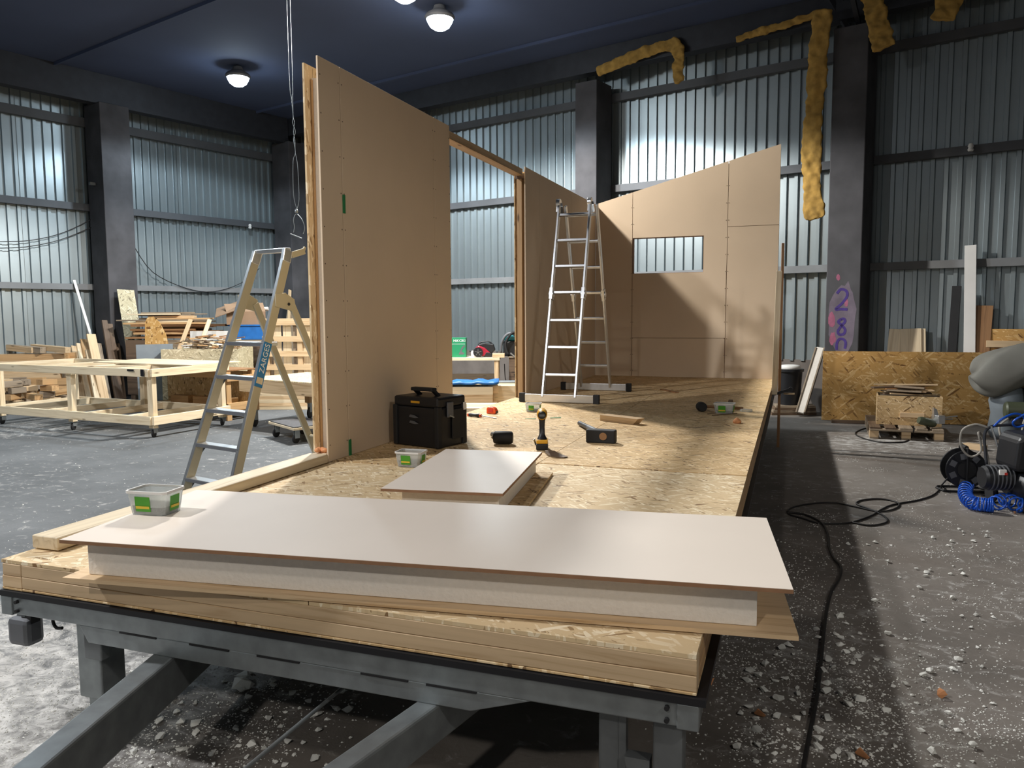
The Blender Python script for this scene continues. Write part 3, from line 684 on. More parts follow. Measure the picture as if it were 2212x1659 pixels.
MB().lathe([(.0, -.068), (.022, -.066), (.027, -.056), (.0, -.056)], (0, .03, .225), 18, RX).build('rear_cap', 'black', dr, smooth=.7)
MB().box((0, -.037, .225), (.034, .004, .014)).build('vent', 'grey_plastic', dr)
MB().lathe([(.0, .075), (.03, .075), (.03, .1), (.022, .13), (.012, .14), (0, .14)], (0, .03, .225), 16, RX).build('chuck', 'rubber', dr, smooth=.6)
MB().box((0, .045, .165), (.018, .02, .03)).build('trigger', 'rubber', dr, bevel=.004)
MB().bar((-.04, -.01, .03), (-.052, -.03, .07), .004, .014).build('belt_clip', 'galv', dr)
p = gz(1195, 984, D); b = MB(); pts = smooth_path([(-.09, .09, .004), (-.05, .03, .02), (0, -.01, .006), (.06, -.06, .004), (.1, -.08, .006)], 5)
for i, q in enumerate(pts):
    wd_ = .008+.03*math.sin(PI*min(1, i/len(pts)))*(1 if i > 6 else .5); b.v += [q+Vector((wd_*.6, wd_, 0)), q-Vector((wd_*.6, wd_, 0))]
    if i: b.f.append([2*i-2, 2*i-1, 2*i+1, 2*i])
o = b.build('curled_strip', 'wood_dark'); o.location = (p.x, p.y+.02, D+.002); m_ = o.modifiers.new('solid', 'SOLIDIFY'); m_.thickness = .003
tag(o, 'dark curled strip lying on the deck by the drill', 'offcut')

# lump hammer with rubber head
p = gz(1082, 962, D); t = thing('rubber_mallet', 'black rubber mallet lying between the toolbox and the drill', 'mallet', (p.x, p.y+.045, D), math.radians(12))
MB().lathe([(.0, -.065), (.034, -.065), (.043, -.055), (.045, 0), (.043, .055), (.034, .065), (0, .065)], (0, 0, .046), 18, Matrix.Rotation(PI/2, 3, 'Y')).build('head', 'rubber', t, smooth=.8)
MB().cyl((-.02, .03, .046), (-.12, .3, .018), .015, .018, 10).build('handle', 'black', t, smooth=True)
# sledge hammer
p = gz(1296, 958, D); q = gz(1252, 914, D+.02); t = thing('sledge_hammer', 'black sledge hammer with black and yellow handle lying on the deck', 'hammer', (p.x, p.y+.04, D))
h = MB().box((0, 0, .045), (.2, .072, .09)).build('head', 'rubber', t, bevel=.008)
MB().lathe([(0, -.001), (.026, -.001), (.026, .002), (0, .002)], (.02, -.037, .048), 18, Matrix.Rotation(PI/2, 3, 'X')).build('handle_eye', 'wood_brown', h)
a = Vector((.02, .03, .045)); e = Vector((q.x-p.x, q.y-p.y-.04, .02))
for (s0, s1, r_, m_) in ((0, .14, .019, 'black'), (.14, .32, .017, 'yellow'), (.32, .62, .019, 'grey_plastic'), (.62, 1, .018, 'black')):
    MB().cyl(a+(e-a)*s0, a+(e-a)*s1, r_, n=12).build('handle_section', m_, t, smooth=.8)
# timber offcut with a bevelled end
p = gz(1296, 909, D); q = gz(1378, 919, D); t0 = Vector((q.x-p.x, q.y-p.y, 0)); L = t0.length; an = math.atan2(t0.y, t0.x)
b = MB().prism([(0, 0), (L-.05, 0), (L, .05), (0, .05)], 0, .09, lambda x, y, z: (x, z, y)).build('timber_offcut', 'wood', bevel=.002); b.location = (p.x, p.y, D); b.rotation_euler = (0, 0, an)
tag(b, 'short spruce offcut with one slanted end beside the sledge hammer', 'offcut')
# tape measure
p = gz(1061, 894, D); t = thing('tape_measure', 'orange tape measure lying near the doorway edge of the deck', 'tape measure', (p.x, p.y+.02, D), -.2)
MB().prism([(-.045, 0), (.04, 0), (.05, .01), (.05, .03), (.04, .05), (.02, .06), (-.03, .06), (-.045, .045)], -.022, .022, lambda x, y, z: (x, z, y)).build('case', 'orange', t, bevel=.006)
MB().box((.052, 0, .016), (.012, .03, .02)).build('tape_mouth', 'black', t, bevel=.003)
MB().box((0, -.0235, .03), (.05, .003, .03)).build('grip_panel', 'dark_red_print', t, bevel=.001)
# screwdriver
p = gz(1011, 900, D); q = gz(1074, 905, D); t = thing('screwdriver', 'black and orange screwdriver pointing away from the toolbox', 'screwdriver', (p.x, p.y, D), math.atan2(q.y-p.y, q.x-p.x))
MB().lathe([(.0, 0), (.012, .004), (.016, .03), (.013, .07), (.017, .11), (.01, .125), (0, .125)], (0, 0, .017), 12, Matrix.Rotation(PI/2, 3, 'Y')).build('grip', 'black', t, smooth=.8)
MB().cyl((.122, 0, .017), (.136, 0, .017), .014, n=12).build('collar', 'orange', t); MB().cyl((-.002, 0, .017), (.012, 0, .017), .0135, n=12).build('end_cap', 'orange', t)
MB().cyl((.136, 0, .017), (.29, 0, .004), .004, n=8).build('blade', 'galv', t)
for (x, y, a, lab) in ((1146, 905, .1, 'green plastic shim lying just behind the drill'), (1200, 903, .35, 'green plastic shim lying alone between the tub and the timber offcut')):
    p = gz(x, y, D); o = MB().prism([(-.045, 0), (.045, 0), (.045, .005), (-.045, .002)], -.012, .012, lambda x, y, z: (x, z, y)).build('plastic_shim', 'green_shim'); o.location = (p.x, p.y, D); o.rotation_euler = (0, 0, a); tag(o, lab, 'shim')
# right-hand group
p = gz(1515, 889, D); q = gz(1604, 889, D); t = thing('rubber_mallet', 'round-headed rubber mallet lying at the right side of the deck', 'mallet', (p.x, p.y, D))
MB().lathe([(.0, -.05), (.034, -.05), (.042, -.035), (.043, 0), (.042, .035), (.034, .05), (0, .05)], (0, 0, .043), 18, Matrix.Rotation(.35, 3, 'Z') @ Matrix.Rotation(PI/2, 3, 'X')).build('head', 'rubber', t, smooth=.8)
MB().cyl((.03, .03, .043), (q.x-p.x, .16, .02), .013, n=10).build('handle', 'wood_brown', t, smooth=True)
p = gz(1578, 877, D); o = MB().lathe([(.0, 0), (.022, 0), (.024, .03), (.018, .06), (0, .062)], n=12).build('tape_roll', 'wood_dark', smooth=.6); o.location = (p.x, p.y, D); tag(o, 'small brown roll standing behind the tub beside the mallet', 'roll')
p = gz(1598, 889, D); rb = random.Random(5); b = MB()
b.prism([(-.05, 0), (-.02, .03), (.03, .025), (.06, .0), (.02, -.03), (-.03, -.025)], 0, .025); o = b.build('plastic_bag', 'tub', bevel=.006); o.location = (p.x+.05, p.y, D); tag(o, 'small crumpled clear bag beside the green-labelled tub', 'bag')
p = gz(1592, 914, D); o = MB().lathe([(.0, 0), (.03, 0), (.034, .015), (.022, .03), (.008, .042), (0, .045)], n=10).build('foam_blob', 'foam_orange', smooth=True); o.location = (p.x, p.y, D); tag(o, 'single orange foam blob near the right edge of the deck', 'foam')
for (x0, y0, x1, y1, lab) in ((1528, 894, 1560, 891, 'thin dark drill bit in front of the mallet handle'), (1538, 897, 1592, 893, 'longer thin drill bit in front of the green-labelled tub')):
    a = gz(x0, y0, D+.004); c = gz(x1, y1, D+.004); o = MB().cyl((0, 0, 0), c-a, .004, n=8).build('drill_bit', 'wood_dark'); o.location = a; tag(o, lab, 'drill bit')
o = plank('batten_offcut', gz(1430, 841, D+.006), gz(1462, 848, D+.006), .05, .012, 'wood_brown'); tag(o, 'flat brown batten lying on the deck near the end wall', 'offcut')

# ================================================================== LADDERS
# folding aluminium ladder, an A of two sides hinged in the middle
ld = thing('folding_ladder', 'folding aluminium ladder standing open inside the house', 'ladder', (.57, 5.9, D))
def ladder_side(yb, xc, sgn):
    top = Vector((xc-.57, .0, 2.0)); foot = Vector((xc-.57, yb-5.9, .05)); d = (foot-top).normalized()
    Ltot = (foot-top).length; nrm = Vector((1, 0, 0)).cross(d)
    hw = .165
    for s in (-1, 1):
        x = Vector((s*hw, 0, 0))
        for (a, b_, nm) in ((.03, .46*Ltot, 'upper_rail'), (.50*Ltot, Ltot, 'lower_rail')):
            MB().bar(top+x+d*a, top+x+d*b_, .022, .06, up=nrm).build(nm, 'alu', ld, bevel=.004)
        MB().bar(top+x+d*(.45*Ltot), top+x+d*(.51*Ltot), .034, .07, up=nrm).cyl(top+x+d*(.48*Ltot)-Vector((.024, 0, 0)), top+x+d*(.48*Ltot)+Vector((.024, 0, 0)), .034, n=16).build('hinge', 'alu', ld, bevel=.003)
    for k in range(7):
        s_ = (.13+k*.278)
        if k >= 4: s_ += .012
        c = top+d*s_
        MB().bar(c-Vector((hw, 0, 0)), c+Vector((hw, 0, 0)), .03, .03, up=nrm).build('rung', 'alu', ld, bevel=.006)
    c = foot
    MB().bar(c+Vector((-.36, -.0, -.005)), c+Vector((.36, 0, -.005)), .03, .075).build('stabiliser', 'alu', ld, bevel=.003)
    for s in (-1, 1): MB().box(c+Vector((s*.375, 0, -.004)), (.06, .045, .09)).build('rubber_foot', 'rubber', ld, bevel=.006)
ladder_side(5.3, .58, -1); ladder_side(6.57, .64, 1)
for s in (-1, 1):
    MB().cyl((s*.165-.02, 0, 2.0), (s*.165+.02, 0, 2.0), .045, n=18).bar((s*.165, -.03, 1.9), (s*.165, -.005, 2.0), .03, .05).bar((s*.165+.02, .03, 1.9), (s*.165+.01, .005, 2.0), .03, .05).build('top_hinge', 'alu', ld, bevel=.002)

# platform step ladder
HS = .265; SLP = .367; W0, W1 = .56, .376
sb = Vector((-1.496, 2.83)); th = -.251
back = Vector((-math.sin(th), math.cos(th)))
base = sb-back*SLP*.281
sl = thing('step_ladder', 'anodised aluminium step ladder with hand rail standing on the hall floor', 'ladder', (base.x, base.y, 0), th)
zt = .281+HS*6.78
def sp(s, z, off=0): 
    k = (z-.281)/HS; w_ = W0+(W1-W0)*k/7
    return Vector((s*w_/2, SLP*z+off, z))
for s in (-1, 1):
    MB().bar(sp(s, .0), sp(s, zt-.06), .03, .075, up=(0, -1, .4)).build('front_rail', 'alu_gold', sl, bevel=.004)
    MB().bar(sp(s, .0, -.036)+Vector((0, 0, .012)), sp(s, zt-.06, -.036)+Vector((0, 0, .012)), .03, .006, up=(0, -1, .4)).build('rail_face', 'alu', sl)
    hz = .281+HS*4+.33
    pv = sp(s, hz, .13)
    MB().bar(pv+Vector((s*.012, 0, -.02)), Vector((s*.27, .13+SLP*hz+.78, 0.0)), .026, .06, up=(0, 1, .4)).build('rear_leg', 'alu_gold', sl, bevel=.004)
    pl_ = MB().prism([(-.05, .05), (-.05, -.05), (.11, -.085), (.15, -.06), (.14, .01), (.05, .06)], -.006, .006, lambda x, y, z, c=sp(s, hz, .04), s_=s: (c.x+s_*.02+z, c.y+x-.02, c.z+y)).build('hinge_plate', 'alu_gold', sl, bevel=.002)
    MB().cyl(sp(s, hz-.03, .11)+Vector((s*.018, 0, 0)), sp(s, hz-.03, .11)+Vector((s*.03, 0, 0)), .012, n=10).build('rivet', 'rubber', pl_)
for k in range(5):
    z = .281+HS*k; a = sp(-1, z, .03); b_ = sp(1, z, .03)
    dp = .09 if k < 4 else .15
    tr_ = MB().span((a.x, a.y-.075, z-.03), (b_.x, a.y-.075+dp, z)).build('tread' if k < 4 else 'platform', 'alu', sl, bevel=.003)
    MB().span((a.x-.005, a.y-.078, z-.028), (b_.x+.005, a.y-.0752, z-.004)).build('tread_nosing', 'grey_plastic', tr_)
    if k in (0, 1, 3): MB().bar((a.x+.02, a.y+.01, z-.03), (a.x-.005, a.y-.055, z-.12), .006, .014).build('tread_brace', 'grey_plastic', sl)
a, b_ = sp(-1, zt), sp(1, zt)
MB().bar(a, b_, .06, .035).bar(a+Vector((.005, -.005, .0)), sp(-1, zt-.1), .04, .08, up=(0, -1, .4)).bar(b_+Vector((-.005, -.005, 0)), sp(1, zt-.1), .04, .08, up=(0, -1, .4)).build('hand_rail', 'alu', sl, bevel=.006)
MB().bar(b_+Vector((0, .03, -.04)), b_+Vector((.01, .16, .0)), .02, .05).bar(b_+Vector((.01, .15, 0)), b_+Vector((.01, .165, .035)), .02, .02).build('tool_hook', 'alu_gold', sl, bevel=.004)
MB().cyl((-.255, .13+SLP*hz+.78*(1-.45/hz), .45), (.255, .13+SLP*hz+.78*(1-.45/hz), .45), .012).build('rear_brace', 'alu_gold', sl)
for s in (-1, 1):
    MB().box(sp(s, .02), (.045, .1, .05)).build('rubber_foot', 'rubber', sl, bevel=.006); 
    MB().box((s*.27, .13+SLP*hz+.78, .02), (.04, .08, .05)).build('rubber_foot', 'rubber', sl, bevel=.006)
# printed label on the right front rail
zl = .281+HS*3.35; c = sp(1, zl); d_ = (sp(1, zl+.1)-sp(1, zl)).normalized()
out = Vector((1, 0, 0)); out = (out-d_*out.dot(d_)).normalized(); yy = out.cross(d_)
Rl = Matrix((d_, yy.cross(d_).cross(d_)*-1, out)).transposed()
Rl = Matrix((d_, out.cross(d_), out)).transposed()
lb = MB().box((0, 0, 0), (.36, .075, .003)).build('maker_label', 'blue_label', sl); lb.matrix_local = Matrix.Translation(c+out*.0175) @ Rl.to_4x4()
lettering('ZARGES', .066, 'white', lb, Matrix.Identity(3), (.05, 0, .002))
MB().box((-.13, 0, .0018), (.05, .06, .001)).build('cream_patch', 'wood_pale', lb)

# hanging sling with shackle
dep = 8.2
P_ = lambda x, y: at(x, y, dep)
z_top = CEIL
rp = thing('lifting_sling', 'thin twisted wire sling hanging from the roof with an open shackle', 'sling', P_(640, 500))
c0 = P_(640, 500); l1 = [P_(641, 452), P_(634, 420), P_(633, 350), P_(638, 330), P_(634, 300), P_(638, 285), P_(632, 265), P_(633, 250), P_(629, 210), P_(624, 150)]
l2 = [P_(641, 452), P_(646, 430), P_(643, 360), P_(638, 330), P_(637, 305), P_(634, 285), P_(636, 265), P_(633, 250), P_(632, 210), P_(631, 150)]
for L_ in (l1, l2):
    e = L_[-1]; L_.append(Vector((e.x, e.y, z_top)))
    MB().tube([q-c0 for q in smooth_path(L_, 4)], .0025, 6).build('wire', 'galv', rp)
MB().tube([q-c0 for q in smooth_path([P_(634, 502), P_(636, 490), P_(634, 475), P_(640, 462), P_(652, 474), P_(658, 492), P_(655, 505)], 4)], .0035, 6).build('loop', 'galv', rp)
MB().cyl(P_(627, 505)-c0, P_(652, 515)-c0, .006).build('shackle_pin', 'galv', rp)
MB().lathe([(.0, -.02), (.016, -.016), (.018, 0), (.012, .02), (0, .022)], P_(640, 456)-c0, 10).build('knot', 'galv', rp, smooth=True)

# ================================================================== LEFT SIDE OF THE HALL
def caster(parent, x, y, h, r=.05, mat='rubber'):
    c = MB().lathe([(.0, -.016), (r*.8, -.016), (r, -.01), (r, .01), (r*.8, .016), (0, .016)], (x, y, r), 18, Matrix.Rotation(.4, 3, 'Z') @ Matrix.Rotation(PI/2, 3, 'Y')).build('caster_wheel', mat, parent, smooth=.6)
    MB().span((x-.028, y-.02, r*1.15), (x-.02, y+.04, h)).span((x+.02, y-.02, r*1.15), (x+.028, y+.04, h)).span((x-.035, y-.03, h-.012), (x+.035, y+.05, h)).build('caster_fork', 'galv', c)
def P(parent, name, p, q, w_, t_, mat, up=(0, 0, 1), bevel=.002): return plank(name, p, q, w_, t_, mat, parent, up=up, bevel=bevel, world=False)
# table 1
t1 = thing('work_table', 'open-framed pale timber work table on castors beside the step ladder', 'table', (-4.9, 5.73, 0), math.radians(-5.7))
TL, TD, TH = 3.2, 1.25, .88
for x in (-.05, -1.6, -TL+.05):
    for y in (.05, TD-.05):
        P(t1, 'leg', (x, y, .12), (x, y, TH-.1), .09, .07, 'wood_pale', up=(0, 1, 0)); caster(t1, x, y, .12)
for z, h in ((TH-.05, .1), (.22, .11)):
    for y in (.0225, TD-.0225): P(t1, 'long_rail', (-TL, y-.045 if y < .5 else y+.045, z), (0, y-.045 if y < .5 else y+.045, z), .04, h, 'wood_pale' if z > .5 else 'wood_pale')
    for x in (-.02+.045, -TL-.02): P(t1, 'end_rail', (x, -.02, z+.001), (x, TD+.02, z+.001), .04, h, 'wood_pale')
for x in (-.75, -1.45, -2.3): P(t1, 'cross_rail', (x, -.0, TH-.055), (x+.02, TD, TH-.055), .04, .09, 'wood_pale')
for x in (-.5, -1.3, -2.1, -2.9): P(t1, 'lower_cross_rail', (x, .0, .22), (x+.0, TD, .22), .04, .09, 'wood_pale')
P(t1, 'diagonal_rail', (-1.5, .02, TH-.03), (-.1, TD-.1, TH-.03), .04, .06, 'wood_pale')
MB().span((-.1, -.068, TH-.09), (-.04, -.066, TH-.002)).span((-.34, -.068, TH-.03), (-.22, -.066, TH-.006)).build('blue_tape', 'black', t1)
ct = MB(); rr = random.Random(11)
sh = MB().span((-1.9, .62, TH+.001), (.04, 1.5, TH+.012)).build('thin_board', 'wood_pale'); sh.location = t1.location; sh.rotation_euler = (0, 0, math.radians(-5.7)); tag(sh, 'large thin pale board lying on the rear of the open work table', 'board')
# low brown table standing behind table 1
t3 = thing('low_table', 'low brown strand-board table standing behind the open work table', 'table', (-5.05, 7.3, 0), math.radians(-8))
for x in (-.05, -1.85):
    for y in (.05, .55): P(t3, 'leg', (x, y, .0), (x, y, .72), .09, .09, 'wood_tan', up=(0, 1, 0))
P(t3, 'front_rail', (-1.9, 0, .68), (.0, 0, .68), .03, .1, 'wood_tan'); P(t3, 'end_rail', (.01, 0, .62), (.01, .6, .62), .03, .08, 'wood_tan'); P(t3, 'end_rail', (.01, 0, .2), (.01, .6, .2), .03, .12, 'wood_tan')
MB().span((-1.9, .0, .73), (.0, .6, .745)).build('table_top', 'wood_brown', t3); MB().span((-1.88, .5, .02), (-.1, .515, .7)).build('panel', 'osb', t3)
MB().span((-1.88, .1, .16), (-.1, .49, .18)).build('shelf', 'osb', t3)
for k, (x, z) in enumerate(((-1.5, .18), (-1.0, .18), (-.55, .18))):
    o = plank('stored_offcut', t3.matrix_basis @ Vector((x, .3, z+.06)), t3.matrix_basis @ Vector((x+.35, .34, z+.06)), .14, .12, 'wood_tan'); tag(o, 'timber block stored on the shelf of the low brown table', 'offcut', 'blocks under the low brown table')
# table 2
t2 = thing('assembly_table', 'low assembly table with flat strand-board top and large castors', 'table', (-4.5, 6.9, 0), math.radians(-14))
MB().box((.95, .62, .672), (1.9, 1.24, .016)).build('table_top', 'osb_pale', t2)
P(t2, 'apron', (0, .02, .58), (1.9, .02, .58), .04, .165, 'wood'); P(t2, 'apron', (0, 1.22, .58), (1.9, 1.22, .58), .04, .165, 'wood')
for x in (.02, 1.88): P(t2, 'apron', (x, .04, .58), (x, 1.2, .58), .04, .165, 'wood')
for x in (.18, 1.72):
    for y in (.1, 1.1):
        P(t2, 'leg', (x, y, .24), (x, y, .5), .1, .1, 'wood_tan', up=(0, 1, 0)); caster(t2, x, y, .24, .085)
# dolly
dl = thing('dolly', 'low wheeled dolly with grey carpet top under the stepladder', 'dolly', (-3.08, 6.26, 0), math.radians(-32))
MB().box((0, 0, .185), (.8, .5, .03)).build('deck', 'wood_pale', dl, bevel=.004); MB().box((.02, .0, .206), (.74, .48, .012)).build('carpet', 'carpet', dl)
for x in (-.32, .3):
    for y in (-.18, .18): caster(dl, x, y, .17, .055)

def timber(p, q, w_, t_, mat, label, group, cat='timber', up=(0, 0, 1), name='timber_beam', roll=0):
    o = plank(name, p, q, w_, t_, mat, up=up, roll=roll); return tag(o, label, cat, group)
rr = random.Random(21)
mats = ['wood', 'wood_pale', 'wood_tan', 'wood_grey', 'wood_brown']
CR = Vector((math.cos(YAW), -math.sin(YAW), 0)); CF = Vector((math.sin(YAW), math.cos(YAW), 0))
def stack(c, n, layers, L, w_, t_, label, group, spread=.02, dirv=None, z0=0, mm=None):
    d = (dirv or CR).normalized(); s_ = Vector((-d.y, d.x, 0))
    for l in range(layers):
        for k in range(n):
            off = (k-(n-1)/2)*(w_+.006); a = rr.uniform(-spread, spread); dd = (d+s_*a*.4).normalized(); Lk = L*rr.uniform(.86, 1.05)
            cc = Vector((c.x, c.y, z0+t_*(l+.5)+.0005*l))+s_*off+d*rr.uniform(-spread, spread)*2
            timber(cc-dd*Lk/2, cc+dd*Lk/2, w_, t_, rr.choice(mm or mats), label, group)
# long timbers on the floor behind the assembly table
c = at(640, 880, 13.0); stack(Vector((c.x, c.y, 0)), 3, 5, 1.65, .12, .055, 'long timber in the low stack behind the assembly table', 'timbers stacked behind the assembly table', .03, mm=['wood', 'wood_pale', 'wood_tan'])
# beams heaped against the left wall
c = at(58, 800, 14.0); stack(Vector((c.x, c.y, 0)), 4, 8, 1.4, .13, .11, 'thick beam in the heap by the corrugated wall left of the leaning boards', 'beams heaped against the left wall', .05, dirv=(CR+CF*.25), mm=['wood', 'wood_grey', 'wood_tan'])
for (x0, y0, x1, y1, m_) in ((8, 744, 75, 765, 'wood'), (72, 752, 148, 770, 'wood'), (22, 780, 95, 786, 'wood_grey')):
    a = at(x0, y0+2, 14.0); b_ = at(x1, y1+2, 13.8)
    timber(Vector((a.x, a.y, 1.0)), Vector((b_.x, b_.y, .95)), .12, .1, m_, 'sawn beam lying on top of the beam heap by the left wall', 'top beams of the heap')
# sawn blocks in front of the heap
pc = at(55, 850, 12.8)
for lay in range(5):
    for ix in range(4):
        for iy in range(3):
            if lay > 2 and (ix in (0, 3) and iy != 1): continue
            L = rr.uniform(.2, .3); a_ = rr.uniform(0, PI); d = Vector((math.cos(a_), math.sin(a_), rr.uniform(-.06, .06))).normalized()
            cc = Vector((pc.x, pc.y, .06+lay*.103))+CR*(-.75+ix*.35+rr.uniform(-.02, .02)+.06*(lay % 2))+CF*(-.25+iy*.34+rr.uniform(-.02, .02))
            timber(cc-d*L/2, cc+d*L/2, .13, .09, rr.choice(['wood', 'wood_grey', 'wood_tan', 'wood']), 'sawn block end in the loose heap behind the open work table', 'sawn block ends', 'offcut', name='block_offcut')
# boards leaning on the left wall
def wl(px, py, u): 
    r_ = ray(px, py); t_ = (u-CAM.dot(E1))/r_.dot(E1); return CAM+r_*t_
def lean_left(pxt, pyt, pxb, w_, t_, mat, label, group=None, cat='board', name='leaning_board', ut=WL+.14, ub=WL+.75, side=False):
    a = wl(pxt, pyt, ut); b0 = wl(pxb, 775, ub); b_ = Vector((b0.x, b0.y, t_*.3))
    return timber(b_, a, w_, t_, mat, label, group, cat, up=E1 if not side else E2, name=name)
lean_left(160, 605, 233, .05, .012, 'white_plank', 'long thin white strip leaning slantwise on the corrugated wall', name='white_strip')
for (a, ya, b_, w_, m_) in ((160, 748, 172, .12, 'wood'), (170, 742, 188, .1, 'wood_pale'), (180, 733, 200, .12, 'wood_tan'), (196, 722, 222, .16, 'wood'), (212, 742, 230, .1, 'wood_grey'), (190, 756, 206, .1, 'wood_pale')):
    lean_left(a, ya, b_, w_, .035, m_, ut=WL+(.14 if a < 190 else .78), ub=WL+(.75 if a < 190 else 1.3), label='short board leaning in the row beside the white strip', group='short boards leaning on the left wall')
for (a, ya, b_, w_) in ((225, 692, 250, .1), (237, 700, 258, .09), (252, 742, 262, .1)):
    lean_left(a, ya, b_, w_, .04, 'wood_dark', 'dark weathered board leaning against the wall column', 'dark boards leaning on the column', ut=WL+.78, ub=WL+1.25)
o = lean_left(271, 626, 304, .33, .014, 'osb_grey', 'tall pale strand-board strip leaning on the column by the scrap heap', name='strand_board_strip', ut=WL+.8, ub=WL+1.35)
# scrap rack with a stack of boards
ck = at(385, 760, 14.7); rk = thing('scrap_rack', 'brown wooden rack under the stack of thin offcuts', 'rack', (ck.x, ck.y, 0), -YAW)
for x in (-.72, .72):
    for y in (-.3, .3): P(rk, 'post', (x, y, 0), (x, y, 1.12), .08, .08, 'wood_dark', up=(0, 1, 0))
MB().box((0, 0, 1.14), (1.6, .75, .03)).build('shelf', 'wood_brown', rk); MB().box((-.55, -.36, .6), (.5, .02, 1.0)).build('side_panel', 'wood_dark', rk); MB().box((.3, -.36, .6), (.9, .02, 1.0)).build('side_panel', 'wood_grey', rk)
zc = 1.156
for k in range(15):
    th_ = rr.choice([.02, .025, .035, .04]); nn_ = rr.choice([1, 2, 2])
    for j in range(nn_):
        L = rr.uniform(.9, 1.75) if k < 11 else rr.uniform(.7, 1.1); d = (CR+CF*rr.uniform(-.07, .07)).normalized(); x = rr.uniform(-.2, .25)-(k > 10)*.25
        cc = Vector((ck.x, ck.y, zc+th_/2))+CR*x+CF*(rr.uniform(-.03, .03)+(j-(nn_-1)/2)*.34)
        timber(cc-d*L/2, cc+d*L/2, rr.uniform(.12, .2), th_, rr.choice(mats), 'thin offcut in the untidy stack on the brown rack', 'offcuts stacked on the rack', 'offcut', name='thin_offcut')
    zc += th_+.001
fr = -.52
o = MB().prism([(-.2, 0), (.22, 0), (.16, .25), (.05, .46), (-.06, .56), (-.16, .54), (-.2, .45)], 0, .015, lambda x, y, z: (x, z, y)).build('cut_board', 'osb_big'); q = at(338, 752, 13.6); o.location = (q.x, q.y, 1.565-(752-678)*13.55/1691); o.rotation_euler = (-.1, 0, -YAW); tag(o, 'golden strand-board piece with curved edge in front of the brown rack', 'board')
cb = thing('crate', 'brown wooden crate holding up the curved golden board', 'crate', (q.x, q.y+.06, 0), -YAW); MB().box((-.05, .15, .46), (.5, .3, .92)).build('box', 'wood_brown', cb); MB().box((-.05, .15, .935), (.54, .34, .03)).build('lid', 'wood', cb)
for k, (x, y, L) in enumerate(((300, 740, .35), (305, 755, .3), (318, 748, .25))):
    p_ = at(x, y, 13.2); 
# scrap bin full of offcuts
cb0 = at(452, 800, 13.2); sbn = thing('scrap_bin', 'strand-board scrap bin heaped with small offcuts', 'bin', (cb0.x, cb0.y, 0), -YAW+.05)
for (x, y, sx, sy) in ((0, -.42, 1.24, .014), (0, .42, 1.24, .014), (-.61, 0, .014, .83), (.61, 0, .014, .83)):
    o = MB().box((0, 0, 0), (sx if sx > sy else sy, 1.0, .014)).build('side', 'osb_grey', sbn); o.matrix_local = Matrix.Translation((x, y, .5)) @ (Matrix.Rotation(PI/2, 4, 'X') if sx > sy else Matrix.Rotation(PI/2, 4, 'Z') @ Matrix.Rotation(PI/2, 4, 'X'))
MB().box((0, 0, .45), (1.18, .8, .88)).build('scrap_fill', 'wood_grey', sbn)['kind'] = 'stuff'
for lay in range(9):
    for ix in range(5):
        for iy in range(3):
            if rr.random() < .05+.08*lay*(abs(ix-2)*.6+.2): continue
            a_ = rr.uniform(0, PI); L = rr.uniform(.14, .27); d = Vector((math.cos(a_), math.sin(a_), rr.uniform(-.16, .16))).normalized()
            cc = Vector((cb0.x, cb0.y, .91+lay*.036))+CR*(-.46+ix*.23+rr.uniform(-.03, .03))+CF*(-.25+iy*.24+rr.uniform(-.03, .03))
            timber(cc-d*L/2, cc+d*L/2, rr.uniform(.03, .09), rr.uniform(.012, .028), rr.choice(mats+['white_plank', 'wood_dark']), 'small splintered offcut heaped in the strand-board scrap bin', 'offcuts in the scrap bin', 'offcut', name='small_offcut')
for (x0, y0, x1, y1, m_, lab) in ((425, 748, 425+28, 690, 'wood_pale', 'long pale splinter standing up out of the scrap bin'), (385, 740, 412, 690, 'wood', 'narrow batten slanting up behind the scrap bin')):
    a = at(x0, y0+20, 13.2); b_ = at(x1, y1, 13.4); timber(a, b_, .07, .02, m_, lab, None, 'offcut', up=CF, name='batten')
g = at(335, 775, 12.8); o = MB().box((0, 0, .54), (.55, .02, 1.08)).build('grey_sheet', 'grey_sheet'); o.location = (g.x, g.y, 0); o.rotation_euler = (.0, 0, -YAW+.5); tag(o, 'grey sheet-metal panel standing left of the scrap bin', 'panel')
g = at(478, 728, 13.6); o = MB().box((0, 0, 0), (.75, .02, .16)).build('white_board_strip', 'white_plank'); o.location = (g.x-.2, g.y, 1.19); o.rotation_euler = (0, 0, -YAW); tag(o, 'white board strip with dark holes behind the scrap bin', 'board')
# shelf, blue crates and cardboard box
e = at(537, 760, 14.6); sf = thing('wooden_chest', 'tall dark wooden chest behind the scrap bin', 'chest', (e.x, e.y, 0), -YAW)
MB().box((0, 0, .53), (.82, .6, 1.06)).build('body', 'wood_dark', sf); MB().box((0, 0, 1.075), (.86, .64, .03)).build('lid', 'wood_grey', sf)
bc = thing('blue_crate', 'blue plastic crate under the open cardboard box', 'crate', (e.x+.05, e.y, 1.09), -YAW)
MB().box((0, 0, .13), (.62, .42, .26)).build('body', 'tarp', bc, bevel=.02); MB().box((0, 0, .265), (.66, .46, .025)).build('rim', 'tarp', bc, bevel=.006)
cbx = thing('cardboard_box', 'open brown cardboard box on the blue crate', 'box', (e.x-.02, e.y, 1.37), -YAW+.3)
MB().box((0, 0, .12), (.68, .42, .24)).build('body', 'card', cbx); MB().bar((-.34, -.3, .2), (-.34, .2, .36), .01, .4, up=(1, 0, .4)).build('flap', 'card', cbx)
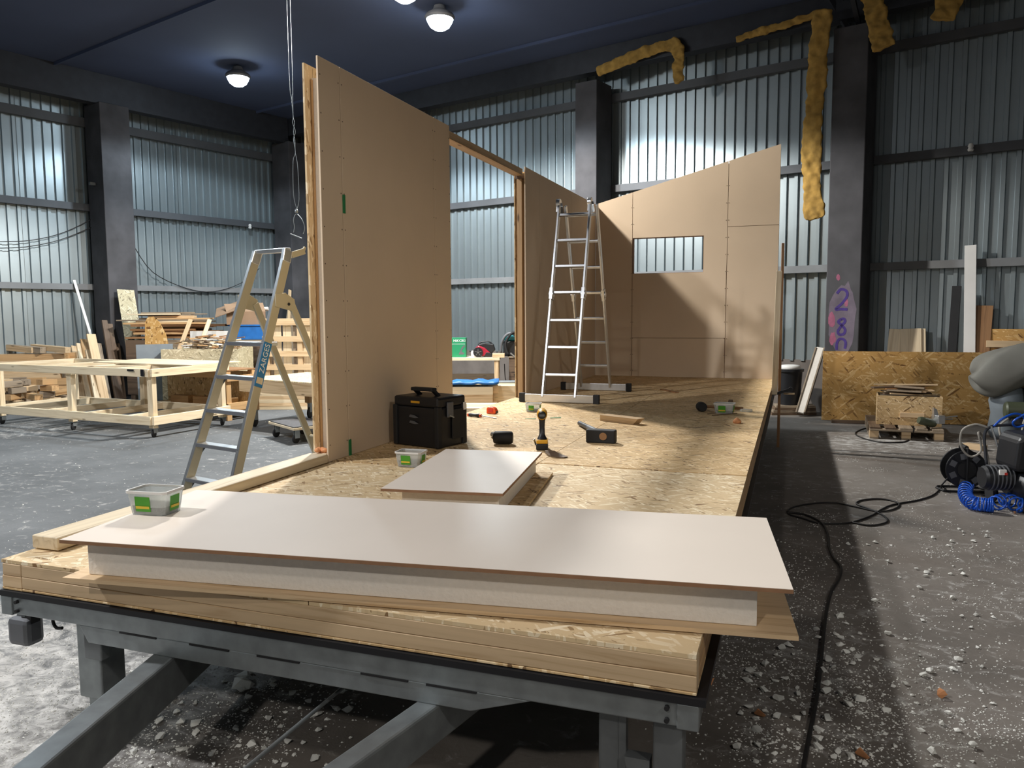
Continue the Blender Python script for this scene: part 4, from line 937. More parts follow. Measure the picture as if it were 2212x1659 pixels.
MB().add([(-.34, -.21, .24), (.34, -.21, .24), (.3, -.05, .4), (-.38, -.05, .38)], [(0, 1, 2, 3)]).build('flap', 'card', cbx).modifiers.new('solid', 'SOLIDIFY').thickness = .005
MB().add([(.34, -.21, .24), (.34, .21, .24), (.5, .2, .3), (.5, -.2, .3)], [(0, 1, 2, 3)]).build('flap', 'card', cbx).modifiers.new('solid', 'SOLIDIFY').thickness = .005
tbp = at(500, 657, 15.1); o = MB().cyl((-.35, 0, 0), (.35, 0, 0), .035, n=14).build('white_tube', 'white_plank', smooth=.6); o.location = (e.x-.1, e.y+.2, 1.66); o.rotation_euler = (0, 0, -YAW); tag(o, 'white plastic tube lying on top of the cardboard box', 'tube')
# slatted crate wall
fc = at(650, 780, 13.9); cw = thing('slatted_crate', 'tall slatted timber crate behind the assembly table', 'crate', (fc.x, fc.y, 0), -YAW-.05)
for x in (-.6, 0, .6):
    P(cw, 'post', (x, -.02, 0), (x, -.02, 1.45), .09, .05, 'wood', up=(0, 1, 0))
for z in (.1, .38, .62, .86, 1.12, 1.42): P(cw, 'slat', (-.66, -.06, z), (.75, -.06, z), .025, .1 if z < 1.3 else .12, 'wood')
for k in range(8): P(cw, 'back_board', (-.6+k*.18, .02, .05), (-.6+k*.18, .02, 1.36), .15, .02, 'wood_pale' if k % 3 else 'wood_grey', up=(0, 1, 0))
P(cw, 'rear_frame', (-.66, .4, .06), (.75, .4, .06), .5, .1, 'wood_tan')
for k, (a, b_, y0) in enumerate(((602, 580, 640), (612, 596, 585), (590, 596, 650), (620, 640, 560))):
    top = hall(-11.5+.05*k, 10.6-.08*k, 1.7+.2*(k % 3)); bot = hall(-10.9+.1*k, 10.2-.25*k, .01)
    timber(bot, top, .07, .025, 'wood_grey' if k % 2 else 'wood', 'thin batten leaning into the dark hall corner', 'battens leaning in the corner', 'timber', up=E1, name='batten')
# cables slung along the left wall
for pts, lab in (([(0, 522), (60, 520), (120, 508), (170, 488), (210, 466)], 'thin black cable sagging along the left wall below the girt'), ([(0, 536), (60, 533), (130, 518), (200, 490)], 'second thin cable sagging just under the first on the left wall'),
                 ([(288, 530), (330, 588), (400, 622), (460, 630), (520, 612), (560, 580)], 'thin cable sagging across the bay beside the corner')):
    q = smooth_path([wl(x, y, WL+.16) for x, y in pts], 4); o = MB().tube([v-q[0] for v in q], .008, 6).build('wall_cable', 'cable'); o.location = q[0]; tag(o, lab, 'cable')

# ================================================================== SEEN THROUGH THE GAP IN THE LEFT WALL
bd = 13.3
bp_ = at(1020, 770, bd); wb = thing('workbench', 'wooden workbench against the corrugated wall seen through the gap', 'workbench', (bp_.x, bp_.y, 0), -YAW-.02)
MB().box((-.3, .05, .79), (1.55, .6, .045)).build('bench_top', 'wood_pale', wb)
for x in (-1.0, .42):
    for y in (-.2, .3): P(wb, 'leg', (x, y, 0), (x, y, .767), .07, .07, 'wood', up=(0, 1, 0))
MB().box((-.1, .3, .28), (1.1, .02, .45)).build('back_panel', 'wood_grey', wb)
def on(px, py, z, dep=bd): q = at(px, py, dep); return Vector((q.x, q.y, z))
gb = thing('tool_carton', 'green tool carton with white lettering on the workbench', 'carton', on(990, 768, .8125), -YAW-.05)
MB().box((-.05, 0, .165), (.38, .22, .33)).build('carton', 'green_box', gb, bevel=.003)
lettering('HiKOKI', .062, 'white', gb, Matrix.Rotation(PI/2, 3, 'X'), (.035, -.1115, .28))
MB().box((-.02, -.1112, .225), (.3, .001, .004)).build('rule', 'white', gb)
mw = [(.02, .03), (.1, .03), (.12, .05), (.07, .08), (.1, .14), (.13, .17), (.12, .19), (.08, .16), (.05, .1)]
MB().prism(mw, -.1118, -.1112, lambda x, y, z: (x, z, y+.02)).build('printed_picture', 'grey_plastic', gb)
bt = thing('white_bottle', 'small white bottle beside the red vacuum cleaner', 'bottle', on(1022, 772, .8125)); MB().lathe([(0, 0), (.035, 0), (.037, .08), (.03, .1), (.016, .108), (0, .108)], n=14).build('bottle', 'white_plank', bt, smooth=.7); MB().cyl((0, 0, .108), (0, 0, .128), .018).build('cap', 'grey_plastic', bt)
rv = thing('canister_vacuum', 'dark red and black canister vacuum cleaner with large silver wheel', 'vacuum cleaner', on(1045, 772, .8125), -YAW)
MB().prism([(-.13, .03), (.13, .0), (.13, .06), (.02, .16), (-.08, .2), (-.14, .16)], -.11, .11, lambda x, y, z: (x, z, y)).build('body', 'red', rv, bevel=.02)
MB().prism([(-.02, .14), (.14, .06), (.2, .12), (.17, .22), (.02, .24), (-.1, .22)], -.09, .09, lambda x, y, z: (x, z, y)).build('dust_bin', 'black', rv, bevel=.015)
MB().prism([(-.0, .01), (.14, .0), (.14, .07), (.05, .09)], -.115, .115, lambda x, y, z: (x, z, y)).build('bumper', 'black', rv, bevel=.01)
wh = MB().lathe([(0, -.015), (.07, -.015), (.082, -.005), (.082, .02), (0, .02)], (-.09, -.125, .085), 22, Matrix.Rotation(PI/2, 3, 'X')).build('wheel', 'black', rv, smooth=.6)
b = MB()
for k in range(5): a_ = 2*PI*k/5+.3; b.bar((-.09, -.143, .085), (-.09+.06*math.cos(a_), -.143, .085+.06*math.sin(a_)), .004, .016, up=(0, 1, 0))
b.build('spokes', 'alu', wh)
MB().tube(smooth_path([(-.09, 0, .2), (-.04, 0, .25), (.08, 0, .26), (.15, 0, .22)], 4), .012).build('carry_handle', 'black', rv)
o = plank('timber_block', on(1064, 767, .8125+.035, 13.1), on(1090, 767, .8125+.035, 13.1), .12, .07, 'wood'); tag(o, 'pale timber block on the right end of the workbench', 'offcut')
st = thing('wooden_stand', 'low wooden stand under the teal vacuum cleaner', 'stand', on(1131, 800, 0, 13.5), -YAW); MB().box((0, 0, .4), (.5, .45, .8)).build('body', 'wood_dark', st); MB().box((0, 0, .81), (.54, .48, .02)).build('lid', 'wood_grey', st)
tv = thing('shop_vacuum', 'teal shop vacuum with looped grey hose behind the timber stud', 'vacuum cleaner', on(1110, 770, .82, 13.5), -YAW)
MB().box((0, 0, .13), (.36, .34, .26)).build('tank', 'black', tv, bevel=.03); MB().box((0, 0, .31), (.34, .3, .1)).build('motor_head', 'teal', tv, bevel=.03)
MB().tube(smooth_path([(-.22, -.18, .06), (-.2, -.2, .25), (-.1, -.2, .38), (.02, -.2, .36), (.08, -.2, .2), (.14, -.2, .0), (.2, -.2, -.1)], 5), .024, 10).build('hose', 'grey_plastic', tv, smooth=True)
MB().tube(smooth_path([(-.1, -.24, .02), (-.14, -.24, .22), (-.02, -.24, .4), (.12, -.24, .36), (.2, -.24, .22)], 5), .022, 10).build('hose', 'rubber', tv, smooth=True)
MB().cyl((-.06, -.26, .06), (.14, -.26, -.12), .014).build('steel_wand', 'alu', tv)
MB().tube(smooth_path([(-.16, -.3, -.12), (-.14, -.3, -.4), (-.05, -.3, -.46), (.04, -.3, -.38), (.0, -.3, -.3)], 5), .008, 6).build('power_cord', 'cable', tv)
# stacked timbers and the tarpaulin
c = at(985, 850, 10.9); stack(Vector((c.x, c.y, 0)), 3, 5, 1.15, .12, .11, 'squared timber in the stack under the blue tarpaulin', 'timbers under the tarpaulin', .01, mm=['wood_pale', 'wood'])
c2 = at(1115, 850, 11.3); stack(Vector((c2.x, c2.y, 0)), 3, 7, 1.5, .12, .075, 'thin squared timber in the stack beside the tarpaulin stack', 'timbers right of the tarpaulin', .01, mm=['wood_pale', 'wood'])
tp_ = MB(); nx, ny = 16, 8; rt = random.Random(4)
for i in range(nx+1):
    for j in range(ny+1):
        x = -.6+1.2*i/nx; y = -.24+.48*j/ny; tp_.v.append(Vector((x, y, .012+rt.uniform(0, .02)+.02*abs(math.sin(i*.9)))))
for i in range(nx):
    for j in range(ny): a_ = i*(ny+1)+j; tp_.f.append([a_, a_+ny+1, a_+ny+2, a_+1])
for l in range(1, 3): pass
o = tp_.build('tarpaulin', 'tarp', smooth=True); o.location = (c.x, c.y, .585); o.rotation_euler = (0, 0, -YAW); o.modifiers.new('solid', 'SOLIDIFY').thickness = .03; tag(o, 'folded blue tarpaulin on the timber stack seen through the gap', 'tarpaulin')
o = plank('blue_board', on(1055, 825, .54, 11.55)+Vector((0, 0, .0)), on(1130, 825, .54, 11.6), .2, .025, 'grey_sheet'); tag(o, 'blue-grey board lying on the right timber stack', 'board')
c3 = at(1010, 872, 9.4); stack(Vector((c3.x, c3.y, 0)), 4, 6, 1.9, .13, .075, 'long plank in the pile beside the deck edge', 'planks beside the deck edge', .03, mm=['wood_pale', 'wood'])
o = plank('timber_block', (-.33, 4.12, D+.03), (-.02, 4.16, D+.03), .12, .06, 'wood'); tag(o, 'short timber block lying at the deck edge in the gap', 'offcut')
c4 = Vector((-.2, 4.14, 0)); stack(c4, 3, 6, .3, .12, .11, 'squared block in the pile propping the deck edge', 'blocks propping the deck edge', .005, dirv=Vector((1, .1, 0)), mm=['wood'])

# ================================================================== RIGHT SIDE OF THE HALL
def bk(px, py, v):
    r_ = ray(px, py); return CAM+r_*((v-CAM.dot(E2))/r_.dot(E2))
# big strand board leaning on the numbered column
o = MB().box((0, 0, 0), (2.2, .98, .016)).build('strand_board_sheet', 'osb_big')
a0 = Vector((3.13, 9.93, .01)); dx = Vector((1, .012, 0)).normalized(); up_ = Vector((-.004, .06, .98)).normalized()
zz = dx.cross(up_); o.matrix_world = Matrix.Translation(a0+dx*1.1+up_*.49) @ Matrix((dx, up_, zz)).transposed().to_4x4()
tag(o, 'large golden strand-board sheet leaning on its long edge against the numbered column', 'board')
o = plank('floor_plank', (3.25, 9.72, .02), (4.0, 9.76, .02), .1, .04, 'wood_dark'); tag(o, 'dark plank on the floor along the foot of the leaning strand board', 'timber')
# pallet
pt = thing('pallet', 'worn euro pallet in front of the leaning strand board', 'pallet', (4.05, 8.98, 0), math.radians(-2))
for y in (-.55, 0, .55):
    for x in (-.35, 0, .35): MB().box((x, y, .061), (.1, .1, .078)).build('block', 'wood_grey' if y > -.3 else 'wood', pt)
for y in (-.55, 0, .55): P(pt, 'cross_board', (-.4, y, .111), (.4, y, .111), .145, .02, 'wood_grey')
for x in (-.34, -.17, 0, .17, .34): P(pt, 'deck_board', (x, -.6, .133), (x, .6, .133), .12 if x else .14, .022, 'wood_dark' if x < 0 else 'wood_grey')
for x in (-.35, 0, .35): P(pt, 'skid', (x, -.6, .011), (x, .6, .011), .1, .022, 'wood_grey')
cr = thing('offcut_crate', 'brown strand-board crate of offcuts standing on the pallet', 'crate', (4.1, 8.88, .1445), math.radians(-4))
for (x, y, L, ang) in ((0, -.22, .72, 0), (0, .22, .72, 0), (-.353, 0, .43, PI/2), (.353, 0, .43, PI/2)):
    q = MB().box((0, 0, 0), (L, .36, .014)).build('side', 'osb', cr); q.matrix_local = Matrix.Translation((x, y, .18)) @ Matrix.Rotation(ang, 4, 'Z') @ Matrix.Rotation(PI/2, 4, 'X')
MB().box((0, 0, .01), (.69, .42, .012)).build('bottom', 'osb', cr); P(cr, 'batten', (-.1, -.235, .13), (.17, -.235, .13), .015, .06, 'wood')
MB().box((0, 0, .18), (.68, .41, .32)).build('offcut_fill', 'wood_grey', cr)['kind'] = 'stuff'
zc = .1445+.375
for k in range(11):
    L = rr.uniform(.3, .62) if k < 9 else .72; d = Vector((1, rr.uniform(-.35, .35), rr.uniform(-.05, .05))).normalized(); cc = Vector((4.1+rr.uniform(-.08, .08), 8.86+rr.uniform(-.1, .1), zc+(k//2)*.021))
    timber(cc-d*L/2, cc+d*L/2, rr.uniform(.05, .18), .016, rr.choice(['wood_grey', 'wood_dark', 'wood_brown', 'wood']), 'flat offcut piled on the strand-board crate by the leaning sheet', 'offcuts on the crate', 'offcut', name='flat_offcut')
# router with guide rods on the pallet
ro = thing('hand_router', 'dark green hand router with silver guide rods lying on the pallet', 'power tool', (4.33, 8.5, .1445), math.radians(20))
MB().lathe([(0, -.12), (.04, -.12), (.05, -.09), (.05, .06), (.035, .09), (0, .09)], (-.06, 0, .07), 16, Matrix.Rotation(.25, 3, 'Y') @ Matrix.Rotation(PI/2, 3, 'Y')).build('motor', 'machine_green', ro, smooth=.7)
MB().prism([(.02, -.08), (.1, -.08), (.12, .0), (.1, .08), (.02, .08), (0, 0)], .06, .16).build('base', 'alu', ro, bevel=.006)
MB().prism([(0, 0), (.06, .0), (.03, .1), (-.01, .12)], -.02, .02, lambda x, y, z: (x+.0, z, y+.13)).build('guard', 'alu', ro)
for y in (-.05, .05): MB().cyl((.06, y, .13-.03*(y > 0)), (.26, y, .15-.05*(y > 0)), .008).build('guide_rod', 'alu', ro)
MB().cyl((.0, .09, .0), (.06, .06, .12), .015).build('knob', 'grey_plastic', ro)
q = smooth_path([gz(1975, 925, .17), gz(1968, 945, .02), gz(1950, 955, .008), gz(1900, 955, .008), (gz(1860, 945, .008)), gz(1848, 935, .008), gz(1870, 925, .008), gz(1895, 925, .03)], 5)
o = MB().tube([v-q[0] for v in q], .008, 6).build('power_cord', 'cable'); o.location = q[0]; tag(o, 'black power cord looping on the floor around the pallet', 'cable')
o = plank('chunk_of_timber', gz(2085, 962, .03), gz(2128, 968, .03), .1, .06, 'wood'); tag(o, 'short timber offcut on the floor behind the cable reel', 'offcut')
# things leaning on the wall behind the sheet
def lean_back(pxt, pyt, pxb, w_, t_, mat, label, cat='board', name='leaning_board', vt=11.22, vb=11.1, group=None):
    a = bk(pxt, pyt, vt); b0 = bk(pxb, 757, vt-.04); f_ = (b0.z)/(a.z-b0.z); b_ = b0+(b0-a)*f_; uu = b_.dot(E1); b_ = hall(uu, vb, .012)
    return timber(b_, a, w_, t_, mat, label, group, cat, up=E2, name=name)
lean_back(1936, 711, 1931, .18, .02, 'wood_pale', 'narrow cream board leaning on the wall beside the square cream board')
lean_back(1968, 710, 1968, .27, .03, 'wood_pale', 'square cream board leaning on the wall behind the strand-board sheet', vt=11.2, vb=11.08)
lean_back(1993, 710, 1993, .08, .02, 'wood_pale', 'cream edge strip leaning right of the square cream board')
lean_back(2067, 618, 2057, .11, .05, 'rubber', 'black plank leaning on the corrugated wall')
lean_back(2097, 530, 2095, .14, .05, 'white_plank', 'tall white plank leaning on the corrugated wall')
lean_back(2124, 660, 2116, .24, .03, 'wood_brown', 'brown board leaning beside the tall white plank')
lean_back(1864, 690, 1860, .09, .02, 'wood_brown', 'narrow brown board leaning in the corner beside the numbered column')
a = bk(2132, 715, 11.2); t = thing('strand_board_sheet', 'strand-board panel with timber trim standing behind the covered machine', 'panel', hall(a.dot(E1), 11.2), R0)
o = MB().box((0, 0, 0), (1.5, 1.3, .02)).build('board', 'osb_big', t); o.matrix_local = Matrix.Translation((.75, 0, .65)) @ Matrix.Rotation(PI/2, 4, 'X'); P(t, 'trim', (0, -.03, 1.1), (1.5, -.03, 1.1), .03, .09, 'wood')
# bin and leaning sandwich panel by the column
bs = at(1705, 862, 11.9); pl0 = thing('plank_pile', 'low pile of scrap planks under the black bin', 'planks', (bs.x, bs.y, 0), .1)
for k in range(4): P(pl0, 'plank', (-.3+.03*k, -.1+.02*k, .02+k*.036), (.35, .05-.02*k, .02+k*.036), .3, .034, 'wood_grey' if k % 2 else 'wood_dark')
bn = thing('waste_bin', 'black plastic waste bin filled with a white bag beside the column', 'bin', (bs.x, bs.y, .148), 0)
MB().lathe([(0, 0), (.15, 0), (.18, .5), (.2, .5), (.2, .54), (.17, .54), (0, .5)], n=24).build('bin', 'black', bn, smooth=.6)
MB().lathe([(0, .5), (.16, .53), (.15, .59), (.08, .6), (0, .595)], n=16).build('bag', 'white_plank', bn, smooth=True)
a = at(1730, 862, 11.6); b_ = at(1772, 752, 11.75); lpn = thing('wall_offcut', 'narrow sandwich-panel offcut leaning against the numbered column', 'panel', (a.x, a.y, 0))
d = Vector((b_.x-a.x, b_.y-a.y, b_.z)); 
for k, m_ in enumerate(('wood_grey', 'foam', 'wood_grey')): P(lpn, ('board', 'foam_core', 'board')[k], Vector(((k-1)*.06, .0, .05)), d+Vector(((k-1)*.06, 0, 0)), .1 if k != 1 else .08, .02 if k != 1 else .095, m_, up=(1, 0, .3))
# covered machine
mc = thing('covered_machine', 'green workshop machine under a grey cloth cover', 'machine', (5.55, 8.75, 0))
MB().box((.2, .2, .36), (.8, .6, .72)).build('cabinet', 'machine_green', mc, bevel=.01)
MB().lathe([(0, -.14), (.085, -.14), (.1, -.12), (.1, .1), (.07, .13), (0, .13)], (-.32, -.15, .38), 20, Matrix.Rotation(PI/2, 3, 'Y')).build('motor', 'machine_green', mc, smooth=.6)
MB().box((-.32, -.16, .24), (.16, .14, .1)).build('motor_foot', 'steel_dark', mc)
MB().lathe([(0, 0), (.16, .0), (.2, .1), (.17, .3), (.2, .45), (.16, .62), (0, .64)], (-.36, .2, 0), 16).build('dust_bag', 'grey_sheet', mc, smooth=True)
MB().lathe([(0, 0), (.075, 0), (.065, .08), (.07, .2), (.06, .36), (0, .37)], (-.05, -.15, .72), 14).build('wrapped_post', 'tub', mc, smooth=True)
b = MB(); n = 22; prof = [(-.78, .03, .05, .78), (-.75, .17, .14, .78), (-.66, .25, .2, .79), (-.52, .31, .24, .8), (-.36, .30, .23, .86), (-.2, .25, .23, .93), (0, .2, .25, .98), (.25, .2, .27, .98), (.5, .2, .25, .96), (.66, .14, .2, .92), (.7, .02, .05, .9)]
rc = random.Random(9)
for i, (x, rz, ry, zc_) in enumerate(prof):
    for j in range(n):
        a_ = 2*PI*j/n; f_ = 1+.05*math.sin(a_*5+i*.9)+.03*math.sin(a_*9+i*2.1); b.v.append(Vector((x+.05*math.sin(a_*3+i), ry*f_*math.cos(a_)+.05, zc_+rz*f_*math.sin(a_))))
    if i:
        for j in range(n): b.f.append([(i-1)*n+j, (i-1)*n+(j+1) % n, i*n+(j+1) % n, i*n+j])
b.f.append(list(range(n))); b.f.append(list(range((len(prof)-1)*n, len(prof)*n)))
o = b.build('cloth_cover', 'cloth', mc, smooth=True); sd = o.modifiers.new('sub', 'SUBSURF'); sd.levels = 1; sd.render_levels = 2
MB().tube(smooth_path([(-.45, -.3, .3), (-.55, -.35, .2), (-.5, -.4, .05), (-.35, -.4, .12), (-.3, -.35, .3), (-.2, -.28, .42), (0, -.2, .5)], 5), .012, 8).build('supply_cable', 'grey_hose', mc, smooth=True)

# compressor
cp = thing('air_compressor', 'black portable air compressor with blue coiled hose at its feet', 'compressor', (4.47, 5.08, 0), math.radians(14))
RXM = Matrix.Rotation(PI/2, 3, 'X')
MB().lathe([(0, -.26), (.07, -.25), (.11, -.22), (.13, -.17), (.13, .17), (.11, .22), (.07, .25), (0, .26)], (0, 0, .19), 24, RXM).build('tank', 'black', cp, smooth=.9)
MB().prism([(-.15, 0), (.15, 0), (.16, .05), (.14, .25), (.1, .29), (-.1, .29), (-.14, .25), (-.16, .05)], -.15, .17, lambda x, y, z: (x, z, y+.31)).build('motor_cover', 'black', cp, bevel=.03)
MB().prism([(-.05, 0), (.05, 0), (.06, .03), (.03, .05), (-.03, .05), (-.06, .03)], -.01, .01, lambda x, y, z: (x, -.145+z, y+.49)).build('air_inlet', 'rubber', cp, bevel=.006)
mo = MB().lathe([(0, -.13), (.08, -.13), (.095, -.11), (.095, .08), (.08, .1), (0, .1)], (-.2, .0, .24), 20, Matrix.Rotation(PI/2, 3, 'Y')).build('motor', 'black', cp, smooth=.6)
for k in range(6):
    MB().lathe([(.085, -.004), (.102, -.004), (.102, .004), (.085, .004)], (-.28+k*.03, 0, .24), 20, Matrix.Rotation(PI/2, 3, 'Y')).build('cooling_fin', 'grey_plastic', mo)
MB().box((-.22, -.09, .3), (.05, .02, .04)).build('switch_box', 'white_plank', cp); MB().box((-.2, -.102, .29), (.02, .006, .02)).build('switch', 'dark_red_print', cp)
MB().tube(smooth_path([(-.2, .2, .3), (-.2, .26, .52), (-.16, .27, .6), (-.05, .27, .62), (.1, .27, .62), (.18, .26, .56), (.2, .2, .3)], 5), .012, 8).build('handle', 'steel_dark', cp, smooth=True)
MB().cyl((-.1, .14, .31), (-.18, .2, .62), .008).build('regulator_pipe', 'alu', cp)
for x in (-.12, .12):
    MB().lathe([(0, -.02), (.07, -.02), (.08, 0), (.07, .02), (0, .02)], (x*1.4, .17, .08), 18, Matrix.Rotation(PI/2, 3, 'Y')).build('wheel', 'rubber', cp, smooth=.6); MB().cyl((x*.7, -.18, 0), (x*.7, -.18, .1), .02).build('foot', 'rubber', cp)
# cable reel
re_ = thing('cable_reel', 'black cable reel on a tubular stand beside the compressor', 'cable reel', (4.13, 5.6, 0), math.radians(8))
RY = Matrix.Rotation(PI/2, 3, 'X')
for y, nm in ((-.07, 'flange'), (.07, 'flange')): MB().lathe([(0, -.006), (.16, -.006), (.165, 0), (.16, .006), (0, .006)], (0, y, .2), 28, RY).build(nm, 'black', re_, smooth=.6)
MB().lathe([(0, -.062), (.1, -.062), (.11, 0), (.1, .062), (0, .062)], (0, 0, .2), 20, RY).build('cable_winding', 'cable', re_, smooth=.7)
MB().lathe([(0, -.02), (.07, -.02), (.075, .0), (0, .0)], (0, -.09, .2), 16, RY).build('socket_plate', 'rubber', re_, smooth=.6)
for k in range(7): a_ = 2*PI*k/7; MB().box((.115*math.cos(a_), -.0775, .2+.115*math.sin(a_)), (.05, .003, .05), (0, -a_, 0)).build('flange_panel', 'grey_plastic', re_)
MB().tube(smooth_path([(-.17, -.09, .012), (.15, -.09, .012), (.16, .09, .012), (-.17, .09, .012), (-.17, -.09, .012)], 3), .01, 8).build('stand_foot', 'rubber', re_)
MB().tube([(0, -.09, .012), (0, -.1, .2), (0, -.1, .38), (0, .1, .38), (0, .1, .2), (0, .09, .012)], .01, 8).build('stand_frame', 'rubber', re_); MB().cyl((0, -.06, .385), (0, .06, .385), .018).build('grip', 'rubber', re_, smooth=.6)
# blue coiled hose
def coil(path, R_, turns, r_):
    pts = smooth_path(path, 12); k = len(pts); out = []; n = turns*12
    for i in range(n+1):
        f_ = i/n*(k-1); j = min(int(f_), k-2); p = pts[j].lerp(pts[j+1], f_-j); t = (pts[j+1]-pts[j]).normalized(); s_ = t.cross(Vector((0, 0, 1))).normalized(); u_ = s_.cross(t); a_ = 2*PI*i/12
        out.append(p+(s_*math.cos(a_)+u_*math.sin(a_))*R_)
    return out
bh = thing('coiled_hose', 'bright blue coiled air hose lying around the compressor', 'hose', gz(2100, 1085))
hp = [gz(2125, 1015, .06), gz(2095, 1040, .058), gz(2085, 1065, .058), gz(2098, 1085, .058), gz(2125, 1090, .058), gz(2145, 1092, .058)]
o0 = MW[bh.name].translation
MB().tube([v-o0 for v in coil(hp, .05, 24, .0)], .007, 6).build('tight_coil', 'blue_hose', bh, smooth=True)
MB().tube([v-o0 for v in coil([gz(2150, 1088, .06), gz(2175, 1080, .06), gz(2205, 1092, .06), gz(2240, 1088, .06)], .055, 9, 0)], .0075, 6).build('loose_coil', 'blue_hose', bh, smooth=True)
q = [cp.matrix_basis @ Vector(v) for v in ((-.16, .2, .62), (-.1, .2, .68), (0, .22, .72), (.08, .24, .7), (.1, .24, .63), (.03, .24, .61), (.0, .22, .66), (.1, .2, .73), (.2, .22, .72), (.24, .24, .64), (.18, .24, .61), (.16, .22, .68), (.3, .22, .72), (.42, .24, .5), (.5, .2, .02))]
o = MB().tube([v-q[0] for v in smooth_path(q, 5)], .009, 7).build('air_line', 'blue_hose', smooth=True); o.location = q[0]; tag(o, 'loops of thin blue air line draped over the compressor handle', 'hose')
q = [cp.matrix_basis @ Vector(v) for v in ((-.17, .27, .6), (-.26, .3, .62), (-.34, .34, .56), (-.33, .36, .42), (-.25, .36, .34), (-.18, .34, .4), (-.22, .32, .55), (-.12, .42, .45), (-.02, .5, .15), (.05, .65, .01), (.3, .8, .01))]
o = MB().tube([v-q[0] for v in smooth_path(q, 5)], .009, 7).build('grey_hose', 'grey_hose', smooth=True); o.location = q[0]; tag(o, 'loop of pale grey hose hanging beside the compressor handle', 'hose')
# extension cable across the floor
px = [(2095, 1010), (2068, 1028), (2035, 1050), (2018, 1068), (1985, 1080), (1930, 1090), (1905, 1100), (1880, 1115), (1830, 1130), (1770, 1130), (1735, 1120), (1703, 1110), (1708, 1098), (1745, 1089), (1800, 1086), (1850, 1095), (1900, 1105), (1935, 1098), (1940, 1086), (1905, 1078), (1865, 1080), (1850, 1088), (1880, 1100), (1910, 1115), (1915, 1128), (1880, 1135), (1840, 1128)]
pts = [gz(x, y, .008) for x, y in px]; pts[0] = Vector((4.05, 5.58, .16)); pts[1] = Vector((3.95, 5.48, .06))
o = MB().tube([v-pts[0] for v in smooth_path(pts, 5)], .007, 6).build('extension_cable', 'cable', smooth=True); o.location = pts[0]; tag(o, 'black cable from the reel lying in loops beside the deck', 'cable')
px = [(1700, 1106), (1740, 1112), (1775, 1130), (1788, 1155), (1790, 1180), (1800, 1205), (1816, 1225), (1812, 1250), (1795, 1280), (1785, 1320), (1778, 1380), (1772, 1440), (1765, 1500), (1750, 1580), (1738, 1640), (1732, 1690)]
pts = [gz(x, y, .011) for x, y in px]
o = MB().tube([v-pts[0] for v in smooth_path(pts, 5)], .0085, 7).build('extension_cable', 'cable', smooth=True); o.location = pts[0]; tag(o, 'thick black cable running from the loops along the trailer to the draw bar end', 'cable')

# ================================================================== DEBRIS ON THE FLOOR
rd = random.Random(77)
def chunk_mesh(seed, flat=.55):
    r_ = random.Random(seed); bm = bmesh.new()
    for _ in range(11):
        v = Vector((r_.gauss(0, 1), r_.gauss(0, 1), r_.gauss(0, 1))).normalized(); bm.verts.new((v.x*r_.uniform(.7, 1.1), v.y*r_.uniform(.45, .8), v.z*flat*r_.uniform(.6, 1)))
    res = bmesh.ops.convex_hull(bm, input=bm.verts)
    for v in [v for v in bm.verts if not v.link_faces]: bm.verts.remove(v)
    me = bpy.data.meshes.new('chunk'); bm.to_mesh(me); bm.free(); return me
CH = [chunk_mesh(k) for k in range(8)]
for me in CH: me.materials.append(M['foam_chip'])
def on_floor_ok(p): return not (-.05 < p.x < 2.55 and p.y > -.05) 
def put_chunk(p, s, label, group, me=None):
    me = me or rd.choice(CH); o = bpy.data.objects.new('foam_chunk', me); COL.objects.link(o)
    zmin = min(v.co.z for v in me.vertices); o.scale = (s, s, s); o.rotation_euler = (0, 0, rd.uniform(0, 6.28)); o.location = (p.x, p.y, -zmin*s-.001); tag(o, label, 'foam chunk', group)
spots = []
while len(spots) < 95:
    p = gz(rd.uniform(1830, 2150), rd.uniform(1130, 1659)**1.0)
    if min([(p-q).length for q in spots] or [9]) > .05: spots.append(p)
for p in spots: put_chunk(p, rd.choice([.012, .014, .018, .024]), 'white foam chip on the lit floor right of the trailer shadow', 'foam chips right of the trailer')
sp2 = []
while len(sp2) < 70:
    p = gz(rd.uniform(1500, 1860), rd.uniform(1330, 1659))
    if p.x > 2.56 and min([(p-q).length for q in sp2] or [9]) > .05: sp2.append(p)
for p in sp2: put_chunk(p, rd.choice([.015, .02, .026, .03]), 'grey-white foam lump lying in the trailer shadow beside the cable', 'foam lumps in the trailer shadow')
sp3 = []
while len(sp3) < 80:
    p = gz(rd.uniform(240, 760), rd.uniform(1430, 1659))
    if p.y > -1.2 and min([(p-q).length for q in sp3] or [9]) > .04: sp3.append(p)
for p in sp3: put_chunk(p, rd.choice([.012, .016, .022, .028]), 'white foam lump scattered under the draw bar', 'foam lumps under the draw bar')
OR = chunk_mesh(30, .7); OR.materials.append(M['foam_orange'])
for (x, y, s, lab) in ((375, 1510, .035, 'orange foam scrap on the floor under the draw bar'), (2030, 1505, .03, 'orange foam scrap among the white chips'), (1540, 1480, .03, 'orange foam scrap beside the right rear of the front rail'),
                  (1860, 1640, .035, 'orange foam lump at the end of the thick cable'), (1640, 1550, .03, 'reddish foam lump beside the thick cable'), (2190, 1110, .02, 'small orange scrap beside the blue hose')):
    p = gz(x, y); put_chunk(p, s, lab, None, OR)
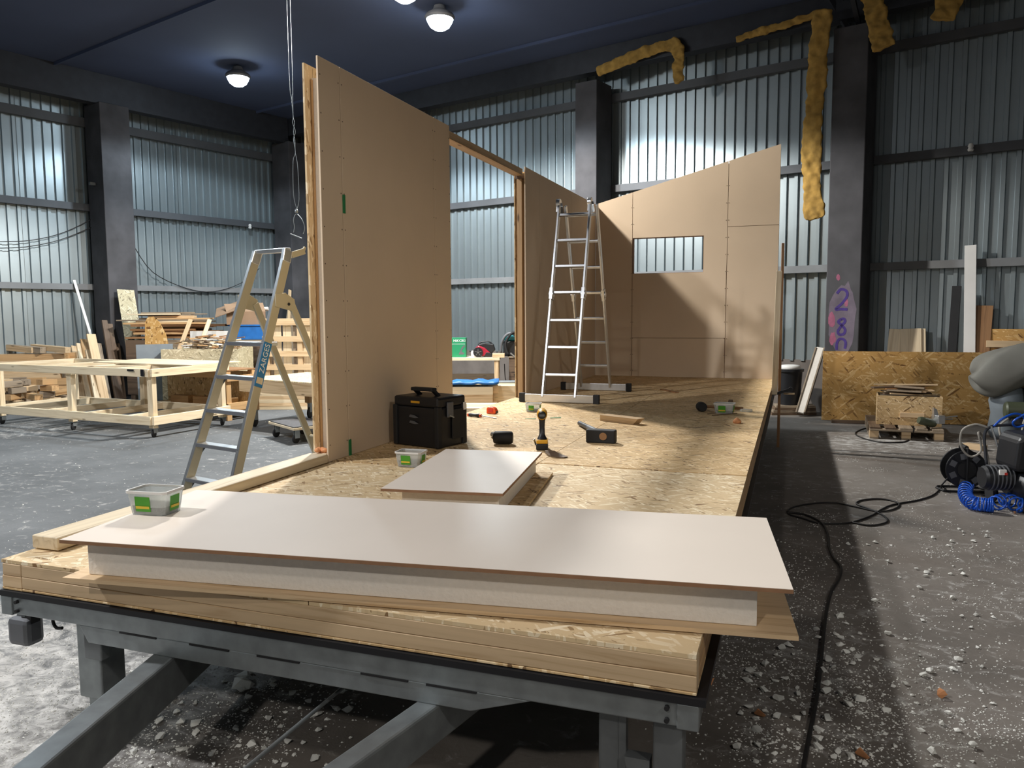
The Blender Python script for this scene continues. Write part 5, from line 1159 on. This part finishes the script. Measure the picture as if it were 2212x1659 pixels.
for (x, y, s, lab) in ((525, 1470, .05, 'large white foam block under the front rail'), (522, 1490, .06, 'larger grey foam slab lying under the front rail')):
    put_chunk(gz(x, y), s, lab, None)
# crumbs too many to count
b = MB(); rc2 = random.Random(5)
def crumbs(n, fn, smin, smax):
    k = 0
    while k < n:
        p = fn(); 
        if p is None: continue
        k += 1; s = rc2.uniform(smin, smax)*rc2.uniform(.5, 1); a_ = rc2.uniform(0, PI); c_, s_ = math.cos(a_)*s, math.sin(a_)*s; h_ = s*rc2.uniform(.4, .9); e_ = rc2.uniform(.4, .9)
        b.add([(p.x+c_, p.y+s_, .0005), (p.x-s_*e_, p.y+c_*e_, .0005), (p.x-c_*.8, p.y-s_*.8, .0005), (p.x+s_*e_*.7, p.y-c_*e_*.7, .0005), (p.x+rc2.uniform(-.3, .3)*s, p.y, h_)], [(0, 1, 4), (1, 2, 4), (2, 3, 4), (3, 0, 4)])
def clump(cx, cy, r_): 
    a_ = rc2.uniform(0, 2*PI); q = r_*math.sqrt(rc2.random()); return Vector((cx+q*math.cos(a_), cy+q*math.sin(a_), 0))
cl = [(gz(rc2.uniform(1830, 2200), rc2.uniform(960, 1659)), rc2.uniform(.08, .35)) for _ in range(60)]
cl += [(gz(rc2.uniform(1560, 1850), rc2.uniform(1100, 1659)), rc2.uniform(.1, .4)) for _ in range(60)]
cl += [(gz(rc2.uniform(-50, 700), rc2.uniform(1330, 1659)), rc2.uniform(.1, .4)) for _ in range(60)]
def pick():
    c_, r_ = rc2.choice(cl); return clump(c_.x, c_.y, r_)
crumbs(10000, pick, .0025, .009)
crumbs(1600, lambda: gz(rc2.uniform(1550, 2212), rc2.uniform(930, 1659)), .003, .009)
crumbs(2500, lambda: gz(rc2.uniform(0, 620), rc2.uniform(1330, 1659)), .003, .008)
crumbs(300, lambda: gz(rc2.uniform(0, 660), rc2.uniform(900, 1200)), .005, .012)
o = b.build('foam_crumbs', 'foam_chip'); o['kind'] = 'stuff'; o['label'] = 'white foam crumbs trodden over the hall floor around the trailer'; o['category'] = 'foam crumbs'
